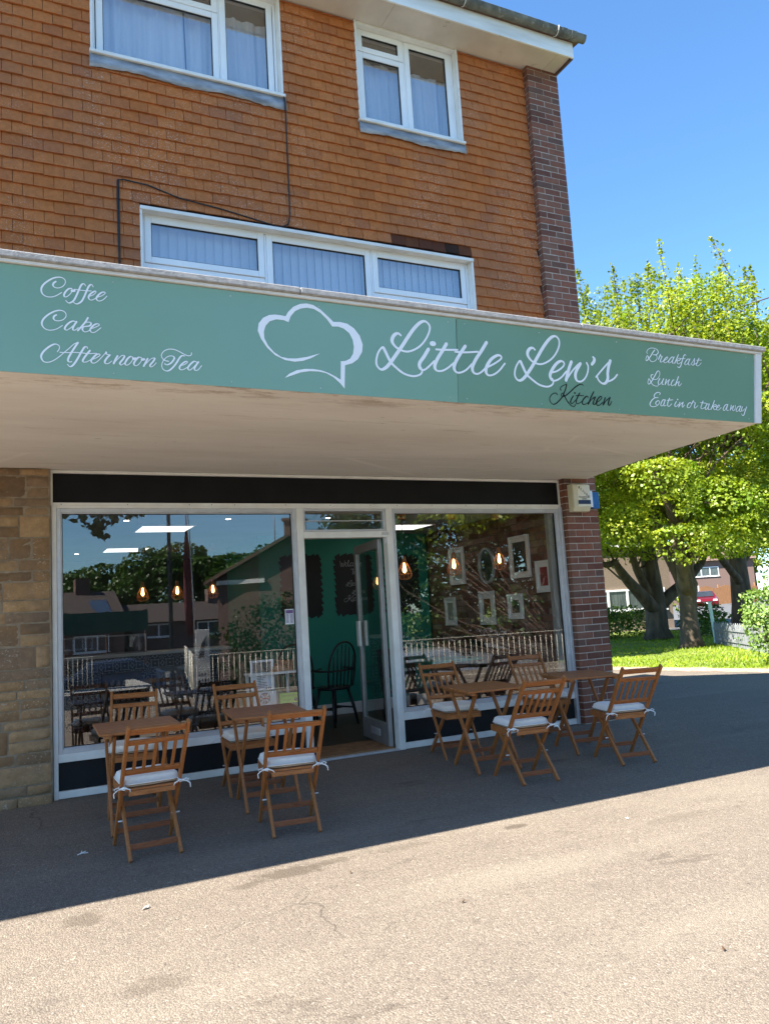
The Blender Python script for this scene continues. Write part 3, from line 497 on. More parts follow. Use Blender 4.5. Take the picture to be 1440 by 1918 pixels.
for x in (3.2, 4.62, 5.86, 6.0):
    ring = []
    gt.prism_x([(-.478+.060*math.cos(math.pi+math.pi*k/12), 7.925+.081*math.sin(math.pi+math.pi*k/12)) for k in range(13)], x, x+.07)
gu = gt.build('gutter', mat['gutter'], B)
for x in (4.55, 5.80):
    t_ = MB(); t_.tube([(x, -.478+.064*math.cos(math.pi+math.pi*k/12), 7.925+.085*math.sin(math.pi+math.pi*k/12)) for k in range(13)], .004, 6); t_.build('gutter_bracket', mat['white_paint'], gu)

# upper windows ---------------------------------------------------------
mat['curtain'] = mottled('net_curtain', (.62,.64,.66), (.74,.76,.78), 2, .9, 0, stretch=(9,1,.3))
mat['blind'] = mottled('vertical_blind', (.60,.63,.68), (.70,.73,.78), 2, .8, 0)
mat['room'] = mottled('upper_room_wall', (.40,.40,.36), (.46,.46,.42), 2, .9, 0)
def ring(mb, x0, x1, z0, z1, w, y0, y1):
    """mitred casement frame butted end to end"""
    mb.box(x0, x0+w, y0, y1, z0, z1); mb.box(x1-w, x1, y0, y1, z0, z1); mb.box(x0+w, x1-w, y0, y1, z0, z0+w); mb.box(x0+w, x1-w, y0, y1, z1-w, z1)
def curtain_mesh(x0, x1, z0, z1, y, amp, period, jit, rg):
    m_ = MB(); n_ = max(8, int((x1-x0)/.012)); vs = []; ph = rg.uniform(0, 6)
    for i in range(n_+1):
        x = x0+(x1-x0)*i/n_; o_ = amp*math.sin(2*math.pi*(x/period)+ph+jit*math.sin(x*5+ph)) + amp*.4*math.sin(2*math.pi*x/period*2.7)
        vs += [(x, y+o_*.7, z1), (x+.02*math.sin(x*9), y+o_*1.2, z0)]
    m_.add(vs, [(2*i, 2*i+2, 2*i+3, 2*i+1) for i in range(n_)], True); return m_
rg = random.Random(8)
def casement(W, x0, x1, z0, z1, y=.055, w=.062, opens=True):
    f_ = MB(); ring(f_, x0, x1, z0, z1, w, y, y+.045)
    fr = f_.build('sash', mat['upvc'], W, .006)
    g_ = MB(); ring(g_, x0+w, x1-w, z0+w, z1-w, .006, y+.010, y+.03); g_.build('gasket', mat['cable'], W)
    p_ = MB(); p_.box(x0+w+.006, x1-w-.006, y+.022, y+.028, z0+w+.006, z1-w-.006); p_.build('pane', mat['glass_up'], W)
    return fr
def upper_window(x0, x1, z0, z1, label, cells, sill=True, flash=None, headtrim=False, room=2.4, left=True):
    f_ = MB(); ring(f_, x0+.022, x1-.022, z0+.02, z1-.02, .028, .06, .125)
    W = f_.build('window', mat['upvc'], B, .004); W['label'] = label
    t_ = MB(); t_.box(x0, x0+.02, -.035, .14, z0, z1); t_.box(x1-.02, x1, -.035, .14, z0, z1); t_.box(x0+.02, x1-.02, -.022, .14, z1-.02, z1)
    if headtrim: t_.box(x0, x1, -.05, -.036, z1-.03, z1+.005)
    t_.build('jamb_lining', mat['white_paint'], W, .003)
    for c in cells: casement(W, *c)
    if sill:
        s_ = MB(); s_.box(x0-.01, x1+.012, -.062, .058, z0-.012, z0+.018); s_.build('sill', mat['white_paint'], W, .004)
    if flash:
        s_ = MB(); nn = 40; vs = []
        for i in range(nn+1):
            xx = x0-.01+(x1-x0+.03)*i/nn
            vs += [(xx, -.034, z0-.013), (xx, -.040+rg.uniform(-.004,.002), z0-flash*.5), (xx, -.046+rg.uniform(-.003,.003), z0-flash+.012*math.sin(xx*7)+rg.uniform(-.006,.006))]
        s_.add(vs, [(3*i, 3*i+3, 3*i+4, 3*i+1) for i in range(nn)] + [(3*i+1, 3*i+4, 3*i+5, 3*i+2) for i in range(nn)], True)
        ob = s_.build('lead_flashing', mat['lead'], W); so_ = ob.modifiers.new('solid', 'SOLIDIFY'); so_.thickness = .004; so_.offset = 0
    return W
W1 = upper_window(.735, 2.585, 6.575, 7.69, 'wide upper window at the left with parted net curtains',
    [(.795,1.955,6.625,7.385),(.795,1.955,7.392,7.66),(1.972,2.525,6.625,7.66)], flash=.14)
W2 = upper_window(3.425, 4.712, 6.52, 7.69, 'narrower upper window under the eave right of centre',
    [(3.487,4.05,6.575,7.40),(3.487,4.05,7.408,7.665),(4.068,4.66,6.575,7.665)], flash=.135)
W3 = upper_window(1.14, 4.712, 3.62, 5.145, 'long three part window just above the sign canopy',
    [(1.19,2.335,4.655,5.11),(1.19,2.335,3.69,4.585),(2.36,3.49,3.69,5.11),(3.515,4.655,4.655,5.11),(3.515,4.655,3.69,4.585)], headtrim=True, sill=False)
for a, b_ in ((1.19,2.335),(3.515,4.655)): tb = MB(); tb.box(a,b_,.07,.10,4.590,4.650); tb.build('transom_bar', mat['upvc'], W3)
for a, b_ in ((2.338,2.357),(3.493,3.512)): tb = MB(); tb.box(a,b_,.06,.12,3.69,5.11); tb.build('mullion', mat['upvc'], W3)
tb = MB(); tb.box(1.957,1.970,.06,.12,6.625,7.66); tb.build('mullion', mat['upvc'], W1)
tb = MB(); tb.box(4.052,4.066,.06,.12,6.575,7.66); tb.build('mullion', mat['upvc'], W2)
for Wn, x0, x1, z0, z1, yy in ((W1,.78,1.635,6.6,7.66,.22),(W1,1.655,2.53,6.6,7.52,.23),(W2,3.46,4.10,6.55,7.42,.22),(W2,4.06,4.69,6.55,7.44,.24)):
    curtain_mesh(x0, x1, z0, z1, yy, .022, .19, 1.2, rg).build('curtain', mat['curtain'], Wn)
bl = MB(); x = 1.18
while x < 4.66:
    if not 2.66 < x < 2.72: bl.beam((x+.042,.20,3.66),(x+.042,.20,5.12), .093, .0015, (math.cos(.22),math.sin(.22),0))
    x += .087
bl.build('blind_slats', mat['blind'], W3)
# cable clipped to the tiles
cb = MB()
cb.tube([(2.575,-.05,6.60),(2.590,-.052,6.50),(2.592,-.036,6.1),(2.59,-.036,5.6),(2.588,-.036,5.30),(2.565,-.036,5.20),(2.48,-.036,5.155),(2.2,-.036,5.20),(1.9,-.036,5.245),(1.5,-.036,5.285),(1.22,-.036,5.36),(1.0,-.036,5.375),(.95,-.036,5.36),(.945,-.036,5.2),(.95,-.036,4.7),(.95,-.036,4.2)], .0075, 6)
cb.tube([(.957,-.036,5.37),(.958,-.036,4.9),(.955,-.036,4.2)], .006, 6)
cb.build('cable', mat['cable'], B)

# canopy ----------------------------------------------------------------
CP = [(-3,0),(-3,-2.70),(5.592,-2.70),(5.617,-2.54),(5.66,-2.13),(5.70,-1.6),(5.80,-1.0),(5.855,-.6),(5.925,-.285),(5.982,-.099),(5.632,-.099),(5.632,0)]
c_ = MB(); c_.prism(CP, 2.681, 3.232); can = c_.build('canopy', mat['soffit'], B, .006)
c_ = MB()
for x0, x1 in ((-3,-.9),(-.897,1.62),(1.624,3.75),(3.754,5.66)): c_.box(x0, x1, -2.795, -2.55, 3.264, 3.302)
c_.build('coping', mat['coping'], can, .006)
c_ = MB(); c_.prism([(-3,-.03),(-3,-2.545),(5.55,-2.545),(5.60,-.12),(5.60,-.03)], 3.2325, 3.244); c_.build('roof_felt', mottled('roof_felt',(.035,.033,.03),(.07,.065,.06),5,.95,.5,40), can)
c_ = MB(); c_.box(-3, 5.635, -2.772, -2.60, 3.246, 3.262); c_.box(-3, 5.63, -2.745, -2.703, 3.233, 3.2455); c_.build('sign_batten', mat['white_paint'], can)
c_ = MB(); c_.add([(5.522,-2.722,2.674),(5.592,-2.722,2.674),(5.632,-2.768,3.243),(5.562,-2.768,3.243),(5.522,-2.703,2.674),(5.592,-2.703,2.674),(5.632,-2.703,3.243),(5.562,-2.703,3.243)],
     [(0,1,2,3),(7,6,5,4),(0,4,5,1),(1,5,6,2),(2,6,7,3),(3,7,4,0)]); c_.build('end_board', mat['white_paint'], can)

# the sign ---------------------------------------------------------------
SV = Vector((0,-.043,.564)).normalized(); SP0 = Vector((0,-2.712,2.676)); SN = Vector((0,-.9971,-.076)).normalized()
def s3(u, v, o=0): return SP0 + Vector((u,0,0)) + SV*v + SN*o
SG = empty('shop_sign', (1.4,-2.73,2.68), 0, 'long sage green shop fascia sign with white script lettering on the canopy', 'sign')
def sg_child(o): o.parent = SG; o.matrix_parent_inverse = Matrix.Translation(-Vector((1.4,-2.73,2.68))); return o
for x0, x1, x2, ms in ((-2.9,2.7195,2.7225,'sign_green_sheen'),(2.7225,5.515,5.553,'sign_green')):
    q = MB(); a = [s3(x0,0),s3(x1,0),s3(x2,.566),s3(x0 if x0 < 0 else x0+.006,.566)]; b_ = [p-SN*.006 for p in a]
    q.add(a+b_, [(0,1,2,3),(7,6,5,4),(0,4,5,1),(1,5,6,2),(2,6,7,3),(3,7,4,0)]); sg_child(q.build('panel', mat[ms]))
def crspline(pts, n=6):
    if len(pts) < 3: return [Vector(p) for p in pts]
    P = [Vector(p) for p in pts]; P = [P[0]*2-P[1]] + P + [P[-1]*2-P[-2]]; out = []
    for i in range(1, len(P)-2):
        a, b_, c, d = P[i-1], P[i], P[i+1], P[i+2]
        for k in range(n):
            t = k/n; out.append(.5*((2*b_)+(c-a)*t+(2*a-5*b_+4*c-d)*t*t+(3*b_-a-3*c+d)*t**3))
    out.append(P[-2]); return out
def ribbon_word(mb, strokes, thin, thick, place, off0=.0012, th=.0012):
    """pen strokes: downstrokes broad, upstrokes fine; rounded ends; each stroke a hair prouder than the last"""
    for si, stk in enumerate(strokes):
        pts = crspline(stk); m = len(pts); ws = []
        for i in range(m):
            t = (pts[min(i+1,m-1)]-pts[max(i-1,0)])
            if t.length < 1e-6: ws.append(thin); continue
            t.normalize(); dn = max(0, t.dot(Vector((-.35,-.94)))); ws.append(thin+(thick-thin)*dn**1.5)
        for _ in range(3): ws = [ws[0]]+[(ws[i-1]+2*ws[i]+ws[i+1])/4 for i in range(1,m-1)]+[ws[-1]]
        if m == 2 and (pts[1]-pts[0]).length < .025: ws = [thick*1.35/1]*2
        L, Rr = [], []
        for i in range(m):
            t = (pts[min(i+1,m-1)]-pts[max(i-1,0)]); t = t.normalized() if t.length > 1e-7 else Vector((1,0)); nn = Vector((-t.y,t.x))
            L.append(pts[i]+nn*ws[i]/2); Rr.append(pts[i]-nn*ws[i]/2)
        def cap_(c, d, w): 
            nn = Vector((-d.y,d.x)); return [c+(nn*math.cos(a)+d*math.sin(a))*w/2 for a in (math.pi/4, math.pi/2, 3*math.pi/4)]
        d1 = (pts[-1]-pts[-2]); d1 = d1.normalized() if d1.length > 1e-7 else Vector((1,0)); d0 = (pts[0]-pts[1]); d0 = d0.normalized() if d0.length > 1e-7 else Vector((-1,0))
        o0 = off0+si*.00018
        vs = []; fs = []
        for i in range(m):
            o_ = o0+.0010*i/m
            vs += [place(L[i].x,L[i].y,o_), place(Rr[i].x,Rr[i].y,o_), place(L[i].x,L[i].y,o_-th), place(Rr[i].x,Rr[i].y,o_-th)]
        for i in range(m-1):
            a = 4*i; fs += [(a,a+1,a+5,a+4),(a,a+4,a+6,a+2),(a+1,a+3,a+7,a+5)]
        mb.add(vs, fs)
        for c, d, w, e_, rr, oo in ((pts[-1],d1,ws[-1],L[-1],Rr[-1],o0+.0010*(m-1)/m),(pts[0],d0,ws[0],Rr[0],L[0],o0)):
            cp = [e_]+cap_(c,d,w)+[rr]; mb.add([place(p.x,p.y,oo) for p in cp], [tuple(range(5))])
def mm(strokes): return [[(x*.001, y*.001) for x, y in k] for k in strokes]
for w_, (a, b_, stk) in LETTERS.items():
    q = MB(); ribbon_word(q, mm(stk), a*.001, b_*.001, s3)
    sg_child(q.build('lettering', mat['vinyl_black'] if w_ == 'Kitchen' else mat['vinyl_white']))
bm = bmesh.new(); vv = [bm.verts.new(s3(x*.001,y*.001,.0016)) for x, y in HAT]; es = [bm.edges.new((vv[i], vv[(i+1) % len(vv)])) for i in range(len(vv))]
bmesh.ops.triangle_fill(bm, edges=es, use_beauty=True); me = bpy.data.meshes.new('emblem'); bm.to_mesh(me); bm.free(); me.materials.append(mat['vinyl_white'])
eo = bpy.data.objects.new('emblem', me); col.objects.link(eo); sg_child(eo); md = eo.modifiers.new('solid','SOLIDIFY'); md.thickness = .0012; md.offset = 0
for x in (.55,1.2,1.75,2.66,2.79,3.4,4.1,4.75,5.46):
    for v_ in (.03,.535):
        q = MB(); q.lathe((0,0,0), [(.004,0),(.004,.002)], 8); q.v = [tuple(s3(x+p[0], v_+p[1], p[2])) for p in q.v]; sg_child(q.build('screw_head', mat['alu']))
# ------------------------------------------------------------------ shop front
f_ = MB(); f_.box(.386, 5.628, .018, .04, 2.402, 2.652); bp = f_.build('black_panel', mat['black_panel'], B, .003)
t_ = MB(); t_.box(.368, .385, -.004, .05, 2.372, 2.679); t_.box(5.6285, 5.6415, -.004, .05, 2.372, 2.679); t_.box(.3855, 5.628, -.004, .05, 2.653, 2.679); t_.box(.3855, 5.628, -.006, .05, 2.372, 2.4015)
t_.build('trim', mat['white_paint'], bp, .002)
rq = random.Random(2); x = .45
while x < 5.6:
    t_ = MB(); t_.lathe((0,0,0), [(.0042,0),(.0042,.003)], 6); t_.v = [(x+a, -.007+c*.6, 2.387+b_) for a, b_, c in t_.v]; t_.build('screw_head', mat['cable'], bp); x += rq.uniform(.18,.55)
# outer frame posts and rails
f_ = MB()
f_.box(.372, .410, -.012, .07, 0, 2.3715); f_.box(.4105, 5.60, -.010, .07, 2.3525, 2.3715)
f_.box(2.515, 2.582, -.014, .09, .0, 2.352); f_.box(3.455, 3.523, -.014, .09, .0, 2.352)
f_.box(.4105, 2.5145, -.012, .07, .285, .352); f_.box(3.5235, 5.60, -.012, .07, .275, .345)
f_.box(.4105, 2.5145, -.010, .05, .004, .062); f_.box(3.5235, 5.60, -.010, .05, .004, .062)
f_.box(2.5825, 3.4545, -.012, .09, 2.068, 2.128)
sf = f_.build('shopfront_frame', mat['white_paint'], B, .004)
f_ = MB(); f_.box(5.6005, 5.636, -.03, .07, 0, 2.3715); f_.build('door_jamb_post', mat['alu'], sf, .004)
f_ = MB(); f_.box(.4105, 2.5145, .012, .03, .063, .284); f_.build('stall_riser', mat['dark_panel'], B, .003)
f_ = MB(); f_.box(3.5235, 5.60, .012, .03, .063, .274); f_.build('stall_riser', mat['dark_panel'], B, .003)
def shop_window(x0, x1, z0, z1, lab):
    f_ = MB(); ring(f_, x0, x1, z0, z1, .034, .0, .062); ring(f_, x0+.034, x1-.034, z0+.034, z1-.034, .010, .014, .05)
    w_ = f_.build('shop_window', mat['alu'], B, .003); w_['label'] = lab
    g_ = MB(); ring(g_, x0+.044, x1-.044, z0+.044, z1-.044, .005, .02, .044); g_.build('gasket', mat['cable'], w_)
    p_ = MB(); p_.box(x0+.049, x1-.049, .029, .035, z0+.049, z1-.049); p_.build('pane', mat['glass'], w_); return w_
shop_window(.411, 2.5145, .3525, 2.352, 'large left shop window full of reflected houses and trees')
shop_window(3.5235, 5.60, .3455, 2.352, 'large right shop window with pendant lamps behind it')
# light over the door
f_ = MB(); ring(f_, 2.5825, 3.4545, 2.1285, 2.352, .022, .0, .06); tl = f_.build('transom_light', mat['alu'], B, .003)
p_ = MB(); p_.box(2.606, 3.431, .028, .033, 2.152, 2.328); p_.build('pane', mat['glass_clear'], tl)
p_ = MB(); p_.box(2.606, 3.431, .018, .024, 2.232, 2.240); p_.build('glazing_bar', mat['alu'], tl)
# threshold and mat
f_ = MB(); f_.box(2.5825, 3.4545, -.02, .05, .0, .018); f_.build('threshold', mat['alu'], B, .004)
f_ = MB(); f_.box(2.62, 3.43, .055, .60, .017, .030); tag(f_.build('door_mat', mottled('coir_mat', (.20,.10,.04), (.32,.17,.07), 12, .95, .6, 120)), 'flat brown coir mat just inside the open door', 'mat')
mat['alu_dark'] = mottled('dull_aluminium', (.26,.25,.24), (.34,.33,.32), 8, .4, .05, 80, metal=.3)
# door leaf standing open inwards, hinged at the right post
ang = math.atan2(.83, .10)
DR = MB()
def leafpt(a, n_, z): return (3.432+math.cos(ang)*a - math.sin(ang)*n_, .075+math.sin(ang)*a + math.cos(ang)*n_, z)
def leafbox(mb, a0, a1, n0, n1, z0, z1):
    v = [leafpt(a,n_,z) for z in (z0,z1) for a,n_ in ((a0,n0),(a1,n0),(a1,n1),(a0,n1))]
    mb.add(v, [(0,3,2,1),(4,5,6,7),(0,1,5,4),(1,2,6,5),(2,3,7,6),(3,0,4,7)])
leafbox(DR, 0, .06, 0, .045, .03, 2.06); leafbox(DR, .785, .845, 0, .045, .03, 2.06); leafbox(DR, .0605, .7845, 0, .045, 1.97, 2.06); leafbox(DR, .0605, .7845, 0, .045, .03, .24)
door = DR.build('door', mat['alu_dark'], B, .004)
q = MB(); leafbox(q, .0605, .7845, .018, .026, .2405, 1.9695); q.build('pane', mat['glass_clear'], door)
q = MB(); leafbox(q, .72, .80, .0455, .075, .98, 1.25); leafbox(q, .735, .815, -.03, -.0005, .98, 1.25); q.build('handle', mat['white_paint'], door, .004)
q = MB(); leafbox(q, .25, .55, .0455, .050, .10, .17); leafbox(q, .262, .538, .0503, .053, .112, .158); q.build('letter_plate', mat['alu'], door, .002)
q = MB(); q.box(3.425,3.4545,-.0,.03,2.01,2.0665); q.box(3.40,3.47,-.022,-.0125,2.09,2.115); q.build('door_closer', mat['alu'], sf)

# ------------------------------------------------------------------ the room behind the glass
def tiles_mat():
    m, nt, n, l, b = nodes_of('patterned_counter_tile')
    v = coords(nt, (1,1,1)); sp = n.new('ShaderNodeSeparateXYZ'); l.new(v, sp.inputs[0])
    def cell(o): return math_(nt, 'ABSOLUTE', math_(nt, 'SUBTRACT', math_(nt, 'FRACT', math_(nt, 'MULTIPLY', o, 1/.2)), .5))
    u, w_ = cell(sp.outputs[0]), cell(sp.outputs[2])
    r = math_(nt, 'SQRT', math_(nt, 'ADD', math_(nt, 'MULTIPLY', u, u), math_(nt, 'MULTIPLY', w_, w_)))
    a = math_(nt, 'ARCTAN2', u, w_)
    s = math_(nt, 'SINE', math_(nt, 'ADD', math_(nt, 'MULTIPLY', r, 17), math_(nt, 'MULTIPLY', math_(nt, 'COSINE', math_(nt, 'MULTIPLY', a, 8)), 2.2)))
    c = ramp(nt, s, [(.50, (.03,.032,.036)), (.62, (.30,.31,.31))])
    l.new(c, b.inputs['Base Color']); b.inputs['Roughness'].default_value = .4; return m
mat['ctile'] = tiles_mat()
mat['green_wall'] = mottled('emerald_wall', (.008,.19,.135), (.010,.205,.148), 2, .6, .03, 40)
mat['dark_floor'] = mottled('dark_wood_floor', (.035,.024,.016), (.075,.05,.03), 4, .5, .1, 20, stretch=(1,6,1))
mat['ceil'] = mottled('ceiling_board', (.42,.41,.38), (.46,.45,.42), 2, .9, 0)
mat['white'] = mottled('white_board', (.74,.73,.70), (.78,.77,.74), 2, .5, 0)
mat['blackwood'] = mottled('black_painted_wood', (.010,.009,.009), (.018,.016,.015), 6, .4, .05, 40)
s = MB(); s.box(.37, 5.64, .10, 6.4, -.05, .016); tag(s.build('room_floor', mat['dark_floor']), kind='structure')
s = MB(); s.box(.30, 5.64, .241, 6.4, 2.42, 2.50); tag(s.build('room_ceiling', mat['ceil']), kind='structure')
s = MB(); s.box(.366, 5.64, .071, .2405, 2.42, 2.68); tag(s.build('shopfront_beam', mat['ceil']), kind='structure')
s = MB(); s.box(3.02, 5.52, 2.97, 3.10, .016, 2.42); s.box(3.02, 3.12, 3.1005, 4.6, .016, 2.42); tag(s.build('green_room_wall', mat['green_wall']), kind='structure')
s = MB(); s.box(.30, .366, .3005, 6.4, .016, 2.42); s.box(.366, 5.64, 6.4, 6.5, .016, 2.42); s.box(5.60,5.64,3.1,6.4,.016,2.42)
tag(s.build('dark_room_wall', mottled('charcoal_wall', (.05,.055,.06), (.07,.075,.08), 3, .7, 0)), kind='structure')
s = MB(); s.box(3.12, 5.52, 2.952, 2.9695, .016, .16); tag(s.build('skirting', mat['white']), kind='structure')
ws_ = MB(); rb = random.Random(9)
brick_run_x(ws_, .13, 2.965, .02, 2.418, 5.545, -1, depth=.03, bw=.235, bh=.068)
wm = island_mat('whitewashed_brick', [(0, (.11,.045,.032)), (.3, (.19,.08,.058)), (.6, (.24,.11,.08)), (.8, (.29,.19,.15)), (1, (.13,.065,.05))], .85, bmp=.4, bscale=50, tint=((.32,.26,.22), 5, .55, .45))
bwl = ws_.build('brick_feature_wall', wm); tag(bwl, kind='structure')
s = MB(); s.box(5.5485, 5.60, .13, 2.965, .016, 2.42); sm_ = s.build('brick_wall_joint', mottled('dark_mortar', (.10,.07,.055), (.17,.12,.10), 8, .9, 0)); tag(sm_, kind='structure')
s = MB(); s.box(5.50, 5.60, .0705, .129, .345, 2.42); tag(s.build('plaster_reveal', mottled('grey_plaster', (.30,.29,.26), (.36,.34,.31), 3, .9, .1)), kind='structure')

# lamps -------------------------------------------------------------------
mat['copper'] = mottled('brushed_copper', (.50,.19,.08), (.62,.26,.12), 10, .35, .05, 60, metal=.4)
mat['bulb'] = emis('lit_filament_bulb', (1, .60, .20), 2.6)
def pendant(loc, lab, drop=.50, grp='copper cage pendant lamps behind the shop windows'):
    x, y, z = loc
    P_ = empty('pendant_lamp', (x, y, 2.42), 0, lab, 'pendant lamp', grp)
    q = MB(); q.lathe((0,0,0), [(.045,0),(.052,-.09),(.050,-.10),(0.01,-.101)], 18); q.build('ceiling_cup', mat['copper'], P_)
    q = MB(); q.tube([(0,0,-.10),(0,0,-drop)], .003, 6); q.build('cord', mat['cable'], P_)
    q = MB(); q.lathe((0,0,-drop-.075), [(.006,.08),(.020,.07),(.024,.02),(.024,0)], 14); q.build('bulb_holder', mat['copper'], P_)
    q = MB(); q.lathe((0,0,-drop-.075), [(.010,0),(.014,-.03),(.021,-.07),(.021,-.09),(.013,-.105),(.003,-.11)], 14); q.build('bulb', mat['bulb'], P_)
    q = MB()
    for k in range(10):
        a = 2*math.pi*k/10
        q.tube([(r_*math.cos(a), r_*math.sin(a), -drop-.055+z_) for r_, z_ in ((.024,0),(.040,-.04),(.068,-.10),(.078,-.14),(.070,-.175),(.045,-.20))], .0024, 5)
    for r_, z_ in ((.045,-.255-.0),(.078,-.195)):
        q.tube([(r_*math.cos(2*math.pi*k/20), r_*math.sin(2*math.pi*k/20), -drop+z_) for k in range(20)], .0024, 5, closed=True)
    q.build('cage', mat['copper'], P_); return P_
pendant((3.94, .6, 0), 'copper cage pendant lamp at the left of the right shop window, nearest the door')
pendant((4.565, .6, 0), 'copper cage pendant lamp hanging in the middle of the right shop window', drop=.475)
pendant((5.175, .6, 0), 'copper cage pendant lamp at the right of the right shop window, near the pictures', drop=.43)
for x, lab in ((1.71,'leftmost small caged pendant lamp over the counter in the left window'),(2.17,'middle small caged pendant lamp seen beside the reflected street pole'),(2.66,'rightmost small caged pendant lamp in the left window, over the counter end')):
    pendant((x, 4.0, 0), lab, drop=.50)
mat['led'] = emis('lit_led_panel', (1, .98, .92), .5)
mat['spot'] = emis('lit_downlight', (1, .95, .85), 4)
for x, y, lab in ((1.36,1.75,'square lit ceiling panel nearest the left shop window'),(1.28,4.25,'square lit ceiling panel deep at the left of the room'),(3.2,3.2,'square lit ceiling panel seen behind the reflected chimney'),(4.45,1.82,'square lit ceiling panel above the first pendant lamp of the right window')):
    L_ = empty('ceiling_panel_light', (x, y, 2.42), 0, lab, 'ceiling light', 'lit square ceiling panels in the cafe')
    q = MB(); ring(q, 0,.60,0,.60,.02,-.012,-.0005); q.v = [(a, c, b_) for a, b_, c in q.v]; q.build('frame', mat['white'], L_)
    q = MB(); q.box(.0205,.5795,.0205,.5795,-.009,-.002); q.build('diffuser', mat['led'], L_)
for x, y, lab in ((.97,5.04,'small lit downlight far left in the left window'),(1.15,1.3,'small lit downlight near the top left of the left window'),(2.18,1.21,'small lit downlight near the top right of the left window'),(3.3,1.15,'small lit downlight seen through the glass over the door'),(4.40,2.70,'small lit downlight seen through the doorway above the chalkboard')):
    q = MB(); q.lathe((x,y,2.42), [(.038,-.0005),(.038,-.006),(.03,-.007)], 18)
    d_ = q.build('downlight', mat['white']); tag(d_, lab, 'downlight', 'small round downlights in the cafe ceiling')
    q = MB(); q.lathe((x,y,2.42), [(.027,-.0075),(.025,-.009)], 16); q.build('lens', mat['spot'], d_)

# pictures on the brick wall ------------------------------------------------
def pic_mat(name, c1, c2, c3): return mottled(name, c1, c2, 9, .5, 0, dirt=(c3, 14, .56))
def picture(yc, zc, w, h, m, lab, oval=False, border=.055, fm='white'):
    P_ = empty('picture_frame', (5.540, yc, zc), 0, lab, 'picture', 'framed pictures on the brick wall')
    q = MB()
    if oval:
        for r_ in (0,):
            out = [(math.cos(2*math.pi*k/32), math.sin(2*math.pi*k/32)) for k in range(32)]
            vs = [(-.03, a*w/2, b_*h/2) for a, b_ in out]+[(-.03, a*(w/2-border), b_*(h/2-border)) for a, b_ in out]+[(0, a*w/2, b_*h/2) for a, b_ in out]+[(-.008, a*(w/2-border), b_*(h/2-border)) for a, b_ in out]
            fs = []
            for k in range(32):
                j = (k+1) % 32; fs += [(k,j,32+j,32+k),(k,64+k,64+j,j),(32+k,32+j,96+j,96+k)]
            q.add(vs, fs)
        q.build('frame', mat[fm], P_)
        q = MB(); q.add([(-.01, a*(w/2-border), b_*(h/2-border)) for a, b_ in out], [tuple(range(32))]); q.build('print', m, P_)
    else:
        q.box(-.028,0,-w/2,-w/2+border*.5,-h/2,h/2); q.box(-.028,0,w/2-border*.5,w/2,-h/2,h/2); q.box(-.028,0,-w/2+border*.5,w/2-border*.5,-h/2,-h/2+border*.5); q.box(-.028,0,-w/2+border*.5,w/2-border*.5,h/2-border*.5,h/2)
        q.build('frame', mat[fm], P_, .003)
        q = MB(); q.box(-.010,-.001,-w/2+border*.5+.001,w/2-border*.5-.001,-h/2+border*.5+.001,h/2-border*.5-.001); q.build('mount', mat['white'], P_)
        q = MB(); q.box(-.014,-.0102,-w/2+border*1.35,w/2-border*1.35,-h/2+border*1.35,h/2-border*1.35); q.build('print', m, P_)
    return P_
picture(.70,1.88,.40,.50, pic_mat('dark_portrait_print',(.012,.014,.012),(.05,.045,.03),(.10,.07,.04)), 'largest white framed picture high on the brick wall with a dark portrait')
picture(.26,1.62,.28,.36, pic_mat('red_flower_print',(.16,.01,.02),(.34,.02,.03),(.6,.5,.5)), 'white framed red picture nearest the window edge on the brick wall')
picture(.86,1.30,.30,.30, pic_mat('small_figure_print',(.02,.03,.03),(.06,.05,.04),(.25,.16,.11)), 'small square white framed picture low on the brick wall')
picture(1.48,1.30,.34,.42, pic_mat('orange_oval_print',(.28,.10,.02),(.14,.10,.06),(.05,.08,.07)), 'white framed picture with an orange and grey print low on the wall', border=.07)
picture(2.15,1.88,.38,.50, pic_mat('vase_print',(.30,.32,.27),(.38,.40,.34),(.12,.02,.02)), 'white framed pale picture behind the middle pendant lamp')
picture(2.40,1.28,.28,.38, pic_mat('leaf_print',(.30,.32,.26),(.40,.42,.36),(.10,.14,.08)), 'narrow white framed picture low beside the green wall')
picture(1.42,1.83,.36,.46, mottled('mirror_plate',(.10,.11,.11),(.20,.21,.20),6,.15,0,metal=.6), 'oval silvery mirror between the hanging lamps on the brick wall', oval=True, border=.03, fm='alu')

